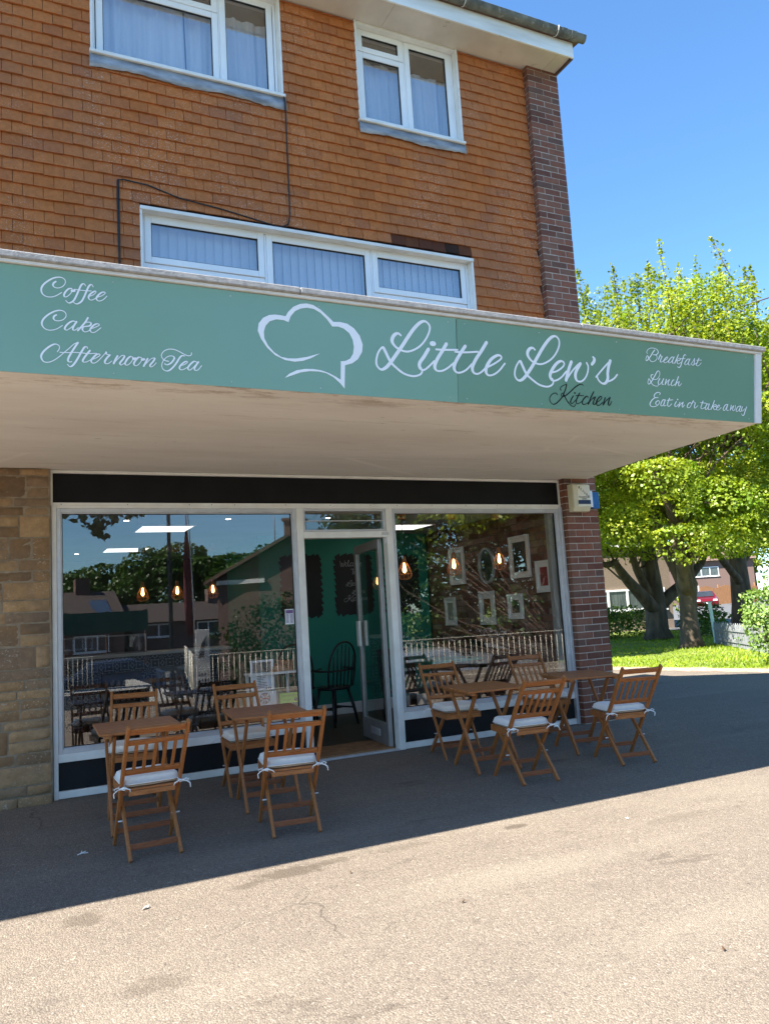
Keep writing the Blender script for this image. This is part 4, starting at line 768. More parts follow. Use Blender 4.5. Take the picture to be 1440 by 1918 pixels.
# chalkboards on the green wall ---------------------------------------------
mat['chalkboard'] = mottled('chalkboard', (.008,.008,.009), (.016,.016,.017), 4, .7, 0)
mat['chalk'] = mottled('chalk', (.36,.37,.38), (.46,.47,.48), 60, .95, 0)
def chalkboard(xc, zc, w, h, seed, lab):
    rc = random.Random(seed); pts = []
    def edge_(ax, ay, bx, by, n_):
        for k in range(n_):
            for f__, dd in ((.0,.0),(.45,-.018),(.55,.014)):
                t = (k+f__*rc.uniform(.8,1.2))/n_; nx, ny = (by-ay), -(bx-ax); L = math.hypot(nx,ny)
                o_ = dd+rc.uniform(-.010,.012); pts.append((ax+(bx-ax)*t+nx/L*o_, ay+(by-ay)*t+ny/L*o_))
    a, b_ = w/2, h/2
    edge_(-a+.03,-b_,a-.03,-b_,5); edge_(a,-b_+.04,a,b_-.04,9); edge_(a-.04,b_,-a+.04,b_,5); edge_(-a,b_-.03,-a,-b_+.03,9)
    bm = bmesh.new(); f1 = [bm.verts.new((x, 0, z)) for x, z in pts]; es = [bm.edges.new((f1[i], f1[(i+1) % len(f1)])) for i in range(len(f1))]
    bmesh.ops.triangle_fill(bm, edges=es, use_beauty=True); me = bpy.data.meshes.new('chalkboard'); bm.to_mesh(me); bm.free(); me.materials.append(mat['chalkboard'])
    o = bpy.data.objects.new('chalkboard', me); col.objects.link(o); o.location = (xc, 2.966, zc); md = o.modifiers.new('solid','SOLIDIFY'); md.thickness = .004
    return tag(o, lab, 'chalkboard', 'ragged edged chalkboards on the green wall')
chalkboard(3.60,1.73,.58,.84,1,'blank black chalkboard with a ragged edge, seen left in the open doorway')
cbd = chalkboard(4.36,1.73,.56,.83,2,'ragged edged chalkboard with the white chalk welcome writing')
chalkboard(5.10,1.70,.54,.82,3,'ragged edged black chalkboard behind the first pendant lamp of the right window')
WORDS = {'Welcome': [[(0,70),(5,20),(12,5),(25,50),(30,20),(38,5),(60,75)],[(62,30),(80,38),(78,50),(66,48),(60,25),(70,5),(90,20),(110,70),(105,75),(98,30),(104,5),(120,20)],[(150,45),(140,48),(126,28),(132,8),(150,15)],[(172,45),(158,40),(158,12),(172,6),(182,25),(176,45)],[(192,45),(194,8),(206,40),(214,44),(216,8),(230,42),(238,40),(238,8)],[(246,28),(264,36),(260,48),(246,30),(254,6),(274,18)]],
         'To': [[(0,72),(30,76),(62,70)],[(34,74),(30,40),(24,4)],[(62,45),(48,38),(46,12),(60,6),(70,24),(66,44)]]}
def chalk_word(strokes, x0, z0, s, w):
    q = MB(); ribbon_word(q, [[((a)*s, b_*s) for a, b_ in k] for k in strokes], w*.7, w, lambda u, v, o: (x0-4.36+u, -.0045-o, z0-1.73+v), off0=.0005, th=.0004); return q.build('chalk_writing', mat['chalk'], cbd)
chalk_word(WORDS['Welcome'], 4.17, 1.97, .00118, .0055); chalk_word(WORDS['To'], 4.32, 1.86, .00105, .0055)
def norm(w_, keep=None):
    st = LETTERS[w_][2]; xs = [p[0] for k in st for p in k]; zs = [p[1] for k in st for p in k]; return [[(a-min(xs), b_-min(zs)) for a, b_ in k] for k in st]
chalk_word(norm('Little'), 4.24, 1.70, .00023, .0045); chalk_word(norm('Lews'), 4.32, 1.59, .00022, .0045); chalk_word(norm('Kitchen'), 4.20, 1.49, .00062, .0045)

# counter, shelf and things standing in the window ---------------------------
CT = empty('counter', (1.7, 4.3, .016), 0, 'cafe counter with patterned grey tiles at the back of the room', 'counter')
q = MB(); q.box(-1.3,1.25,0,.55,0,.92); q.build('body', mat['ctile'], CT)
q = MB(); q.box(-1.33,1.28,-.04,.6,.921,.96); q.build('worktop', mat['white'], CT, .005)
q = MB(); q.box(-1.1,.1,.05,.45,.961,.975); q.box(-1.1,.1,.05,.45,1.20,1.215); q.box(-1.1,-1.08,.05,.45,.9755,1.1995); q.box(.08,.1,.05,.45,.9755,1.1995); dc = q.build('display_case', mat['alu_dark'], CT)
q = MB(); q.box(-1.079,.079,.055,.06,.9755,1.1995); q.build('pane', mat['glass_clear'], dc)
def cafe_chair(x, y, rz, lab):
    C_ = empty('slat_back_chair', (x, y, .016), rz, lab, 'chair', 'black slat back chairs in the cafe')
    q = MB(); q.box(-.2,.2,-.2,.2,.43,.46); q.build('seat', mat['blackwood'], C_, .006)
    for sx in (-1,1):
        for sy in (-1,1):
            q = MB(); q.beam((sx*.17,sy*.17,.43),(sx*.185,sy*.185,0),.032,.032,(0,1,0)); q.build('leg', mat['blackwood'], C_)
    q = MB()
    for sx in (-1,1): q.beam((sx*.18,-.18,.46),(sx*.18,-.26,.90),.032,.03,(1,0,0))
    q.box(-.18,.18,-.275,-.245,.83,.90); q.box(-.164,.164,-.225,-.205,.58,.62)
    for k in range(5): q.beam((-.12+.06*k,-.21,.615),(-.12+.06*k,-.25,.835),.02,.012,(1,0,0))
    q.build('backrest', mat['blackwood'], C_); return C_
cafe_chair(.95,1.15,.3,'black chair standing behind the glass at the left end of the left window')
cafe_chair(1.55,1.0,math.pi-.2,'black chair seen through the left window behind the second outdoor chair')
cafe_chair(2.0,2.3,.4,'black chair deeper in the room seen right of centre in the left window')
cafe_chair(4.0,.85,math.pi+.1,'black chair behind the right window next to the door side')
cafe_chair(5.0,1.3,math.pi/2,'black chair against the brick wall behind the right window')
def cafe_table(x, y, lab, m):
    T_ = empty('cafe_table', (x, y, .016), 0, lab, 'table', 'tables inside the cafe')
    q = MB(); q.box(-.33,.33,-.3,.3,.715,.745); q.build('top', mat[m], T_, .006)
    for sx in (-1,1):
        for sy in (-1,1):
            q = MB(); q.box(sx*.28-.022,sx*.28+.022,sy*.25-.022,sy*.25+.022,0,.714); q.build('leg', mat['blackwood'], T_)
cafe_table(1.25,1.7,'black table with a dark top behind the left window','blackwood'); cafe_table(4.55,.95,'dark green table behind the right window','green_wall')
def windsor(x, y, rz, lab):
    C_ = empty('windsor_chair', (x, y, .016), rz, lab, 'chair', 'black hoop back chairs by the green wall')
    q = MB(); q.lathe((0,0,.42), [(.17,0),(.205,.012),(.21,.03),(.19,.04),(.05,.034)], 24); q.build('seat', mat['blackwood'], C_)
    for sx in (-1,1):
        for sy in (-1,1):
            q = MB(); q.tube([(sx*.12,sy*.12,.43),(sx*.16,sy*.165,.22),(sx*.19,sy*.20,0)],[.016,.02,.013],8); q.build('leg', mat['blackwood'], C_)
    q = MB(); q.tube([(-.155,0,.20),(.155,0,.20)],.011,8); q.tube([(-.155,-.16,.2),(-.155,.16,.2)],.011,8); q.tube([(.155,-.16,.2),(.155,.16,.2)],.011,8); q.build('stretcher', mat['blackwood'], C_)
    hp = [(-.19,-.13,.45),(-.21,-.16,.65),(-.19,-.20,.83),(-.11,-.225,.95),(0,-.235,.985),(.11,-.225,.95),(.19,-.20,.83),(.21,-.16,.65),(.19,-.13,.45)]
    q = MB(); q.tube([tuple(p) for p in crspline([Vector(p) for p in hp],5)], .0125, 8); q.build('hoop', mat['blackwood'], C_)
    q = MB(); q.tube([(-.27,.10,.66),(-.26,-.05,.655),(-.20,-.17,.65),(0,-.20,.65),(.20,-.17,.65),(.26,-.05,.655),(.27,.10,.66)], .012, 8); q.build('arm_rail', mat['blackwood'], C_)
    for k in range(6):
        t = -1+2*k/5; q = MB(); q.tube([(t*.14,-.15,.45),(t*.155,-.19,.70),(t*.16,-.225+.02*abs(t),.985-.14*t*t-.02)],[.007,.010,.006],6); q.build('spindle', mat['blackwood'], C_)
    return C_
windsor(3.62,2.05,.35,'black hoop backed chair standing in view through the open doorway')
windsor(3.28,2.35,-.5,'second black hoop backed chair half hidden by the left door post')
q = MB(); q.box(2.05,2.50,.16,.36,.815,.835)
for x in (2.08,2.47): q.box(x-.01,x+.01,.33,.36,.37,.8145)
tag(q.build('window_shelf', mat['white']), 'thin white shelf at the lower right of the left window', 'shelf')
q = MB(); rl = random.Random(3); z = .836
for k, (a, b_) in enumerate(((2.27,2.49),(2.29,2.49),(2.33,2.49),(2.36,2.48))):
    x = a
    while x < b_-.02:
        w_ = rl.uniform(.035,.06); q.box(x,min(x+w_,b_)-.002,.18+rl.uniform(0,.01),.30,z,z+.024); x += w_
    z += .025
tag(q.build('log_ornament', island_mat('sawn_logs',[(0,(.20,.09,.04)),(.5,(.36,.18,.09)),(1,(.46,.28,.16))],.9)), 'stepped brown stack of little logs on the white shelf', 'ornament')
mat['paper'] = mottled('printed_paper', (.66,.69,.72), (.72,.75,.78), 6, .6, 0)
mat['ink'] = mottled('dark_ink', (.02,.02,.03), (.05,.05,.06), 20, .7, 0)
PO = empty('menu_poster', (2.185, .20, .55), R_(4), 'pale menu poster with a dark photograph leaning behind the left window', 'poster')
q = MB(); q.box(-.115,.115,0,.004,.125,.405); q.build('sheet', mat['paper'], PO)
q = MB(); q.box(-.095,.085,-.003,-.0005,.29,.385); q.build('photo', mottled('menu_photo',(.01,.012,.012),(.30,.30,.28),16,.5,0), PO)
q = MB(); rw = random.Random(6)
for k in range(9): q.box(-.06,-.06+rw.uniform(.05,.12),-.002,-.0005,.27-.015*k,.274-.015*k)
for k in range(3): q.box(.03+.02*k,.04+.02*k,-.002,-.0005,.135,.15)
q.build('printed_lines', mat['ink'], PO)
BD = empty('flag_badge_card', (2.19, .17, .53), R_(4), 'white card with a round red, white and blue flag badge below the poster', 'card')
q = MB(); q.box(-.11,.115,0,.003,0,.135); q.build('sheet', mat['paper'], BD)
q = MB(); q.lathe((0,0,0), [(.052,0),(.052,.002)], 28); q.v = [(a+.0, -.0005-c, .075+b_) for a, b_, c in q.v]; q.build('badge', mottled('navy_print',(.02,.03,.10),(.03,.045,.14),20,.6,0), BD)
def diagbars(w_, zoff, ax):
    q = MB()
    for a in ((0, math.pi/2) if ax else (math.pi/4, -math.pi/4)):
        c, s_ = math.cos(a)*.046, math.sin(a)*.046; q.beam((-c,-.004-zoff-a*.0001,.075-s_),(c,-.004-zoff-a*.0001,.075+s_), w_, .0008, (-s_,0,c)); zoff += .0012
    return q
diagbars(.014,0,False).build('saltire', mat['paper'], BD); diagbars(.018,.003,True).build('white_cross', mat['paper'], BD); diagbars(.009,.006,True).build('red_cross', mottled('red_print',(.30,.02,.02),(.36,.03,.03),20,.6,0), BD)
def text_mesh(name, body, size, m, parent, loc, rot, align='CENTER', ext=.0006):
    cu_ = bpy.data.curves.new(name, 'FONT'); cu_.body = body; cu_.size = size; cu_.align_x = align; cu_.extrude = ext; cu_.resolution_u = 2
    t_ = bpy.data.objects.new('tmp', cu_); col.objects.link(t_); dg = bpy.context.evaluated_depsgraph_get(); me = bpy.data.meshes.new_from_object(t_.evaluated_get(dg)); bpy.data.objects.remove(t_)
    me.materials.clear(); me.materials.append(m); me.name = name
    o = bpy.data.objects.new(name, me); col.objects.link(o); o.parent = parent; o.location = loc; o.rotation_euler = rot; return o
ST = empty('hygiene_sticker', (2.385, .046, .60), 0, 'lime green hygiene rating sticker reading 5 in the left window', 'sticker')
q = MB(); q.box(-.09,.09,0,.002,-.045,.045); q.build('sheet', mottled('lime_print',(.20,.50,.03),(.23,.55,.04),3,.4,0), ST)
q = MB(); q.lathe((0,0,0), [(.016,0),(.016,.0008)], 18); q.v = [(a+.062, -.0004-c, b_-.018) for a, b_, c in q.v]; q.build('disc', mat['ink'], ST)
text_mesh('numeral', '5', .026, mat['vinyl_white'], ST, (.062,-.0022,-.027), (R_(90),0,0))
text_mesh('numerals', '0 1 2 3 4', .018, mat['ink'], ST, (-.02,-.0014,-.024), (R_(90),0,0))
text_mesh('heading', 'FOOD HYGIENE RATING', .0135, mat['ink'], ST, (0,-.0014,.018), (R_(90),0,0))
ST = empty('opening_hours_sticker', (2.415, .024, 1.34), 0, 'small white opening hours sticker on the left window glass near the door', 'sticker')
q = MB(); q.box(-.042,.042,0,.002,-.07,.07); q.build('sheet', mat['paper'], ST)
q = MB(); q.box(-.036,.036,-.0012,-.0003,.030,.062)
for k in range(8): q.box(-.034,-.008,-.0012,-.0003,.018-.0105*k,.023-.0105*k); q.box(.004,.034,-.0012,-.0003,.018-.0105*k,.023-.0105*k)
q.build('printed_lines', mottled('purple_print',(.14,.08,.22),(.20,.12,.28),30,.6,0), ST)

# alarm box on the pier --------------------------------------------------------
AL = empty('alarm_box', (5.78, PY, 2.47), 0, 'cream burglar alarm box with a navy band high on the brick pier', 'alarm box')
q = MB(); q.prism_x([(0,-.17),(-.075,-.17),(-.105,-.12),(-.105,.125),(-.085,.14),(0,.14)], -.105, .125)
q.build('casing', mottled('cream_plastic',(.58,.54,.38),(.66,.62,.46),4,.4,.05,60), AL, .008)
q = MB(); q.box(-.05,.122,-.109,-.1055,-.115,.122); q.build('label_plate', mottled('pale_cream',(.72,.70,.56),(.76,.74,.60),3,.4,0), AL)
q = MB(); q.box(-.049,.121,-.112,-.1095,-.09,-.045); q.build('navy_band', mottled('navy_band',(.01,.02,.07),(.015,.03,.09),3,.4,0), AL)
for k, ch in enumerate('BESURE'): text_mesh('letter', ch, .038, mat['ink'], AL, (-.028+.025*k, -.111, .085-.020*k), (R_(90),R_(18),0))
text_mesh('lettering', 'WOODSTOCK', .023, mat['ink'], AL, (.036,-.111,-.020), (R_(90),0,0)); text_mesh('lettering', '823988', .020, mat['ink'], AL, (.036,-.111,-.039), (R_(90),0,0))
q = MB(); q.lathe((0,0,0), [(.005,0),(.005,.003)], 8); q.v = [(a+.02, -.083-c, -.150+b_) for a, b_, c in q.v]; q.build('screw', mat['cable'], AL)
SB = empty('blue_strobe_box', (6.005, PY, 2.44), 0, 'small blue and white ribbed plastic box at the corner of the brick pier', 'box')
q = MB(); q.box(-.055,-.02,-.05,0,-.085,.10); q.build('back_plate', mat['vinyl_white'], SB, .004)
q = MB()
for k in range(4): q.box(-.019+.024*k,.003+.024*k,-.045,0,-.10,.085)
q.build('lens', mottled('blue_plastic',(.02,.12,.34),(.03,.16,.42),6,.3,0), SB, .004)
# ------------------------------------------------------------------ folding chairs, cushions, tables
def make_chair():
    C_ = empty('folding_chair')
    for sx in (-1, 1):
        q = MB(); a, b_, c = Vector((sx*.176,.21,0)), Vector((sx*.176,-.09,.425)), Vector((sx*.176,-.365,.81))
        w, d = .020, .036; vs = []
        for p, t in ((a, b_-a), (b_, (b_-a).normalized()+(c-b_).normalized()), (c, c-b_)):
            t = t.normalized(); n_ = Vector((1,0,0)).cross(t).normalized()
            for s0, s1 in ((-1,-1),(1,-1),(1,1),(-1,1)): vs.append(p+Vector((s0*w/2,0,0))+n_*(s1*d/2))
        for k in range(4): vs[k].z = 0
        q.add(vs, [(3,2,1,0),(8,9,10,11)]+[(4*i+k,4*i+(k+1) % 4,4*i+4+(k+1) % 4,4*i+4+k) for i in (0,1) for k in range(4)])
        q.build('back_post', mat['wz'], C_, .004)
        q = MB(); q.beam((sx*.150,-.215,.002),(sx*.150,.165,.395),.020,.034,(1,0,0)); q.build('leg', mat['wz'], C_, .004)
    def yb(z): return -.09-.275*(z-.425)/.385
    for nm, z0, z1, th in (('top_rail',.755,.798,.018),('back_rail',.688,.722,.016),('lower_rail',.492,.528,.018)):
        q = MB(); q.beam((-.1655,yb((z0+z1)/2),(z0+z1)/2),(.1655,yb((z0+z1)/2),(z0+z1)/2), th, z1-z0, Vector((0,.81,.58))); q.build(nm, mat['wx'], C_, .003)
    for k in range(5):
        x = -.115+.0575*k; q = MB(); q.beam((x,yb(.690),.690),(x,yb(.527),.527),.020,.011,(1,0,0)); q.build('back_slat', mat['wz'], C_, .002)
    q = MB()
    for k in range(7): y = -.125+.0535*k; q.box(-.174 if y > -.07 else -.160,.174 if y > -.07 else .160,y,y+.043,.3935,.407)
    s_ = q.build('seat', mat['wx'], C_, .003)
    q = MB()
    for sx in (-1, 1): q.box(sx*.1635-.009,sx*.1635+.009,-.06,.243,.355,.393)
    q.box(-.154,.154,.225,.243,.355,.3925); q.box(-.139,.139,-.13,-.112,.362,.3925); q.build('seat_frame', mat['wx'], s_, .003)
    q = MB(); q.beam((-.1395,-.150,.070),(.1395,-.150,.070),.014,.036,(0,1,0)); q.build('stretcher', mat['wr'], C_, .003)
    q = MB(); q.beam((-.1655,.135,.105),(.1655,.135,.105),.014,.034,(0,1,0)); q.build('stretcher', mat['wr'], C_, .003)
    q = MB()
    for sx in (-1, 1): q.tube([(sx*.138,-.019,.20),(sx*.188,-.019,.20)],.005,8)
    q.build('pivot_bolt', mat['alu'], C_); return C_
def make_cushion(seed):
    rc = random.Random(seed); n_ = 22; vs = []; fs = []
    W_, D_ = .178, .170
    K = Vector((rc.uniform(0,6), rc.uniform(0,6), 0))
    for top in (1, 0):
        for i in range(n_+1):
            for j in range(n_+1):
                u, v = -1+2*i/n_, -1+2*j/n_
                uu = math.copysign(abs(u)**.75, u); vv = math.copysign(abs(v)**.75, v)
                r_ = max(abs(uu), abs(vv)); rr = (abs(uu)**8+abs(vv)**8)**(1/8) if r_ > 0 else 1
                k = r_/rr if rr > 0 else 1
                ex = min(1, (1-max(abs(uu),abs(vv)))/.12); puff = (1-(1-ex)**2.2)
                h = .024+.018*(1-.35*(u*u+v*v)/2) + .0025*math.sin(u*5+K.x+v*3)*math.cos(v*4+K.y)
                x, y = W_*uu*k, .055+D_*vv*k
                x += .003*math.sin(v*6+K.x); y += .003*math.sin(u*7+K.y)
                vs.append((x, y, .4095+.020+(h*puff if top else -.0195*puff)))
    m_ = n_+1
    for t in (0, 1):
        for i in range(n_):
            for j in range(n_):
                a = t*m_*m_+i*m_+j; fs.append((a, a+m_, a+m_+1, a+1) if t == 0 else (a, a+1, a+m_+1, a+m_))
    q = MB(); q.add(vs, fs, True)
    o = q.build('seat_cushion', mat['cushion'])
    bm = bmesh.new(); bm.from_mesh(o.data); bmesh.ops.remove_doubles(bm, verts=bm.verts, dist=.0004); bm.to_mesh(o.data); bm.free()
    e_ = MB(); ring_ = []
    for k in range(48):
        a = 2*math.pi*k/48; c, s_ = math.cos(a), math.sin(a); f__ = 1/((abs(c)**8+abs(s_)**8)**(1/8)); ring_.append((W_*1.004*c*f__, .055+D_*1.004*s_*f__, .4295))
    e_.tube(ring_, .0032, 6, closed=True); e_.build('piping', mat['cushion'], o)
    for sx in (-1, 1):
        q = MB(); px, py, pz = sx*.176, -.088, .415
        q.tube([(sx*.160,-.108,.428),(sx*.170,-.125,.418),(sx*.192,-.110,.412),(sx*.194,-.078,.413),(sx*.178,-.066,.42),(sx*.160,-.08,.425)], .0035, 6)
        kx, ky, kz = sx*.190, -.118, .412
        def W(p): return (kx+p[0]*sx, ky+p[1], kz+p[2])
        l1 = rc.uniform(.045,.075); l2 = rc.uniform(.03,.06)
        q.tube([W(p) for p in ((0,0,0),(-.025,-.02,.006),(-.055,-.025,-.004),(-l1,-.02,-.02))], .0036, 5)
        q.tube([W(p) for p in ((0,0,0),(.02,-.015,-.004),(.04,-.02,-.018),(l2,-.022,-.045))], .0036, 5)
        q.tube([W(p) for p in ((0,0,0),(.018,-.012,.012),(.036,-.015,.006),(.026,-.012,-.008),(0,0,0))], .0032, 5)
        q.tube([W(p) for p in ((0,0,0),(-.016,-.014,.010),(-.036,-.018,.008),(-.024,-.014,-.006),(0,0,0))], .0032, 5)
        q.lathe(W((0,0,-.006)), [(.004,0),(.007,.004),(.007,.009),(.003,.012)], 8)
        q.build('tie', mat['tie'], o)
    return o
def make_table():
    T_ = empty('folding_table'); q = MB()
    n_ = 8; d = .55/n_
    for k in range(n_): q.box(-.275,.275,-.275+d*k+.0035,-.275+d*(k+1)-.0035,.662,.680)
    tp = q.build('tabletop', mat['wx'], T_, .003)
    for sx in (-1, 1): q = MB(); q.box(sx*.225-.02,sx*.225+.02,-.262,.262,.640,.6615); q.build('batten', mat['wx'], tp, .003)
    for sx in (-1, 1):
        q = MB(); q.beam((sx*.195,-.235,.002),(sx*.195,.205,.650),.020,.036,(1,0,0)); q.build('leg', mat['wz'], T_, .004)
        q = MB(); q.beam((sx*.172,.235,.002),(sx*.172,-.205,.650),.020,.036,(1,0,0)); q.build('leg', mat['wz'], T_, .004)
    q = MB(); q.beam((-.185,-.160,.112),(.185,-.160,.112),.014,.036,(0,1,0)); q.build('stretcher', mat['wr'], T_, .003)
    q = MB(); q.beam((-.1615,.160,.112),(.1615,.160,.112),.014,.036,(0,1,0)); q.build('stretcher', mat['wr'], T_, .003)
    return T_
slope = math.atan(.026)
def put(o, x, y, rz, dz=0):
    o.rotation_mode = 'XYZ'
    o.location = (x, y, .026*y+dz)
    o.rotation_euler = (Matrix.Rotation(slope, 3, 'X') @ Matrix.Rotation(rz, 3, 'Z')).to_euler()
proto_chair = make_chair(); proto_table = make_table()
CH = [(.83,-1.745,2,'folding wooden chair seen from behind in front of the leftmost table, nearest the stone wall'),
      (1.735,-1.82,-8,'folding wooden chair seen from behind in front of the second table, left of the doorway'),
      (3.755,-1.665,-5,'folding wooden chair seen from behind in front of the table right of the doorway'),
      (4.80,-1.63,-11,'folding wooden chair seen from behind furthest right, beside the brick pier and the path'),
      (.925,-.47,170,'folding wooden chair against the left window behind the leftmost table'),
      (1.785,-.585,178,'folding wooden chair against the left window behind the second table near the poster'),
      (3.785,-.495,173,'folding wooden chair against the right window just right of the door'),
      (4.84,-.455,171,'folding wooden chair against the right window behind the table by the brick pier')]
names = ['on the nearest chair at the leftmost table','on the nearer chair at the second table','on the nearer chair right of the doorway','on the furthest right chair beside the brick pier',
         'on the window side chair at the leftmost table','on the window side chair at the second table','on the window side chair just right of the door','on the window side chair by the brick pier']
for i, (x, y, rz, lab) in enumerate(CH):
    o = proto_chair if i == 0 else copy_tree(proto_chair)
    put(o, x, y, R_(rz)); tag(o, lab, 'chair', 'folding wooden chairs outside the cafe')
    c = make_cushion(i); put(c, x, y, R_(rz)); tag(c, 'cream seat cushion with white ties ' + names[i], 'cushion', 'cream cushions on the folding chairs')
for i, (x, y, rz, lab) in enumerate([(.86,-1.12,-1,'small slatted wooden table furthest left, between two chairs by the stone wall'),(1.785,-1.12,-4,'small slatted wooden table second from the left, left of the doorway'),
                     (3.715,-1.13,-3,'small slatted wooden table just right of the doorway'),(4.83,-1.06,-10,'small slatted wooden table beside the brick pier')]):
    o = proto_table if i == 0 else copy_tree(proto_table)
    put(o, x, y, R_(rz)); tag(o, lab, 'table', 'folding wooden tables outside the cafe')
# small litter on the ground
def litter(name, pts, m, lab, cat):
    q = MB()
    for k, (x, y, dx, dy, w) in enumerate(pts): q.beam((x,y,zg(y)+.004),(x+dx,y+dy,zg(y+dy)+.010),w,.004,(0,0,1))
    return tag(q.build(name, m), lab, cat)
litter('twig', [(.42,-1.62,.05,.03,.004),(.45,-1.60,.03,-.03,.003),(.44,-1.61,.01,.04,.003)], mat['tie'], 'tiny pale twig lying on the dark asphalt left of the chairs', 'twig')
def fallen_leaf(x, y, s, rz, lab, m):
    q = MB(); pts = [(-1,0,.002),(-.3,-.45,.012),(.4,-.4,.006),(1,0,.012),(.4,.42,.010),(-.3,.45,.004)]
    q.add([(a*s, b_*s, c) for a, b_, c in pts], [(0,1,2),(0,2,3),(0,3,4),(0,4,5)])
    o = q.build('fallen_leaf', m); o.location = (x, y, zg(y)+.002); o.rotation_euler = (0,0,rz); return tag(o, lab, 'leaf', 'dry leaves scattered on the asphalt')
mlw = mottled('bleached_leaf', (.60,.56,.48), (.72,.68,.60), 8, .8, 0); mlb = mottled('brown_leaf', (.06,.035,.02), (.12,.07,.03), 8, .8, 0)
fallen_leaf(.65,-2.75,.022,.4,'bleached leaf on the sunlit asphalt just past the shadow edge at left',mlw)
fallen_leaf(1.72,-2.86,.012,1.2,'small brown leaf on the sunlit asphalt left of centre',mlb)
fallen_leaf(2.02,-3.55,.012,.2,'small brown leaf on the sunlit asphalt near the middle',mlb)
fallen_leaf(3.6,-2.95,.014,2.0,'pale speck of leaf on the sunlit asphalt at the right',mlw)
fallen_leaf(2.65,-4.55,.014,.9,'brown leaf curled on the asphalt at the lower right',mlb)

# ------------------------------------------------------------------ trees
mat['bark'] = mottled('bark', (.045,.032,.022), (.125,.09,.06), 7, .95, 1.0, 26, stretch=(1,1,.25))
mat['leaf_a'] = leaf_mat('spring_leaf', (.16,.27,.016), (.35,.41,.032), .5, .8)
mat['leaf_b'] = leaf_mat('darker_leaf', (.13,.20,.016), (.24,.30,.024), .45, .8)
mat['leaf_c'] = leaf_mat('shrub_leaf', (.05,.11,.018), (.11,.19,.03), .35, 1.5)
mat['leaf_d'] = leaf_mat('grey_green_leaf', (.14,.24,.05), (.24,.36,.09), .40, 2)
mat['leaf_e'] = leaf_mat('hedge_leaf', (.02,.06,.008), (.06,.12,.015), .3, 1.0)
def leaf_cloud(rs, cen, nrm, size):
    """kite shaped leaves, slightly folded, about the given centres; returns quads"""
    N = len(cen)
    n_ = nrm + rs.normal(0, .55, (N,3)); n_ /= np.linalg.norm(n_, axis=1)[:,None]
    t = rs.normal(0, 1, (N,3)); t -= (t*n_).sum(1)[:,None]*n_; t /= np.linalg.norm(t, axis=1)[:,None]; b_ = np.cross(n_, t)
    s = size*rs.uniform(.6, 1.25, N)[:,None]
    P = np.zeros((N,4,3)); P[:,0] = cen - t*s*.55; P[:,1] = cen + b_*s*.48 + t*s*.08 - n_*s*.10; P[:,2] = cen + t*s*.62; P[:,3] = cen - b_*s*.48 + t*s*.08 - n_*s*.10
    return P.reshape(-1,3)
def blob_leaves(rs, blobs, per, size, up=.55, shell=.55, flat=.75, thin=99):
    C_, Nn = [], []
    for (bx,by,bz), r in blobs:
        k = int(per*r*r*(1 if bz < thin else .42)); d = rs.normal(0,1,(k,3)); d /= np.linalg.norm(d,axis=1)[:,None]
        d[:,2] = np.where((d[:,2] < -.25) & (rs.rand(k) < .55), -d[:,2], d[:,2])
        rad = r*(shell+(1.08-shell)*rs.rand(k)**.6); p = d*rad[:,None]*np.array([1,1,flat])+np.array([bx,by,bz])
        p += .10*r*np.sin(p*5/r+bx*3)
        C_.append(p); n_ = d.copy(); n_[:,2] += up; Nn.append(n_)
    C_ = np.concatenate(C_); Nn = np.concatenate(Nn); Nn /= np.linalg.norm(Nn,axis=1)[:,None]
    return leaf_cloud(rs, C_, Nn, size)
def crown_blobs(rs, c, rx, ry, rz, n_, r0, r1, zmin):
    out = []
    while len(out) < n_:
        d = rs.normal(0,1,3); d /= np.linalg.norm(d); k = rs.uniform(.50,1.0)
        p = np.array(c)+d*k*np.array([rx,ry,rz])
        if p[2] < zmin: p[2] = zmin+rs.uniform(0,.5)
        out.append((tuple(p), rs.uniform(r0,r1)))
    return out
def limb(mb, p, q, r0, r1, rs, bend=.15, n_=7):
    p, q = np.array(p, float), np.array(q, float); L = np.linalg.norm(q-p); off = rs.normal(0,bend*L*.4,3); pts = []
    for i in range(n_+1):
        t = i/n_; pts.append(p+(q-p)*t+off*math.sin(math.pi*t)+rs.normal(0,.012*L*.3,3)*(0 < i < n_))
    mb.tube([tuple(a) for a in pts], [r0+(r1-r0)*i/n_ for i in range(n_+1)], 10); return pts
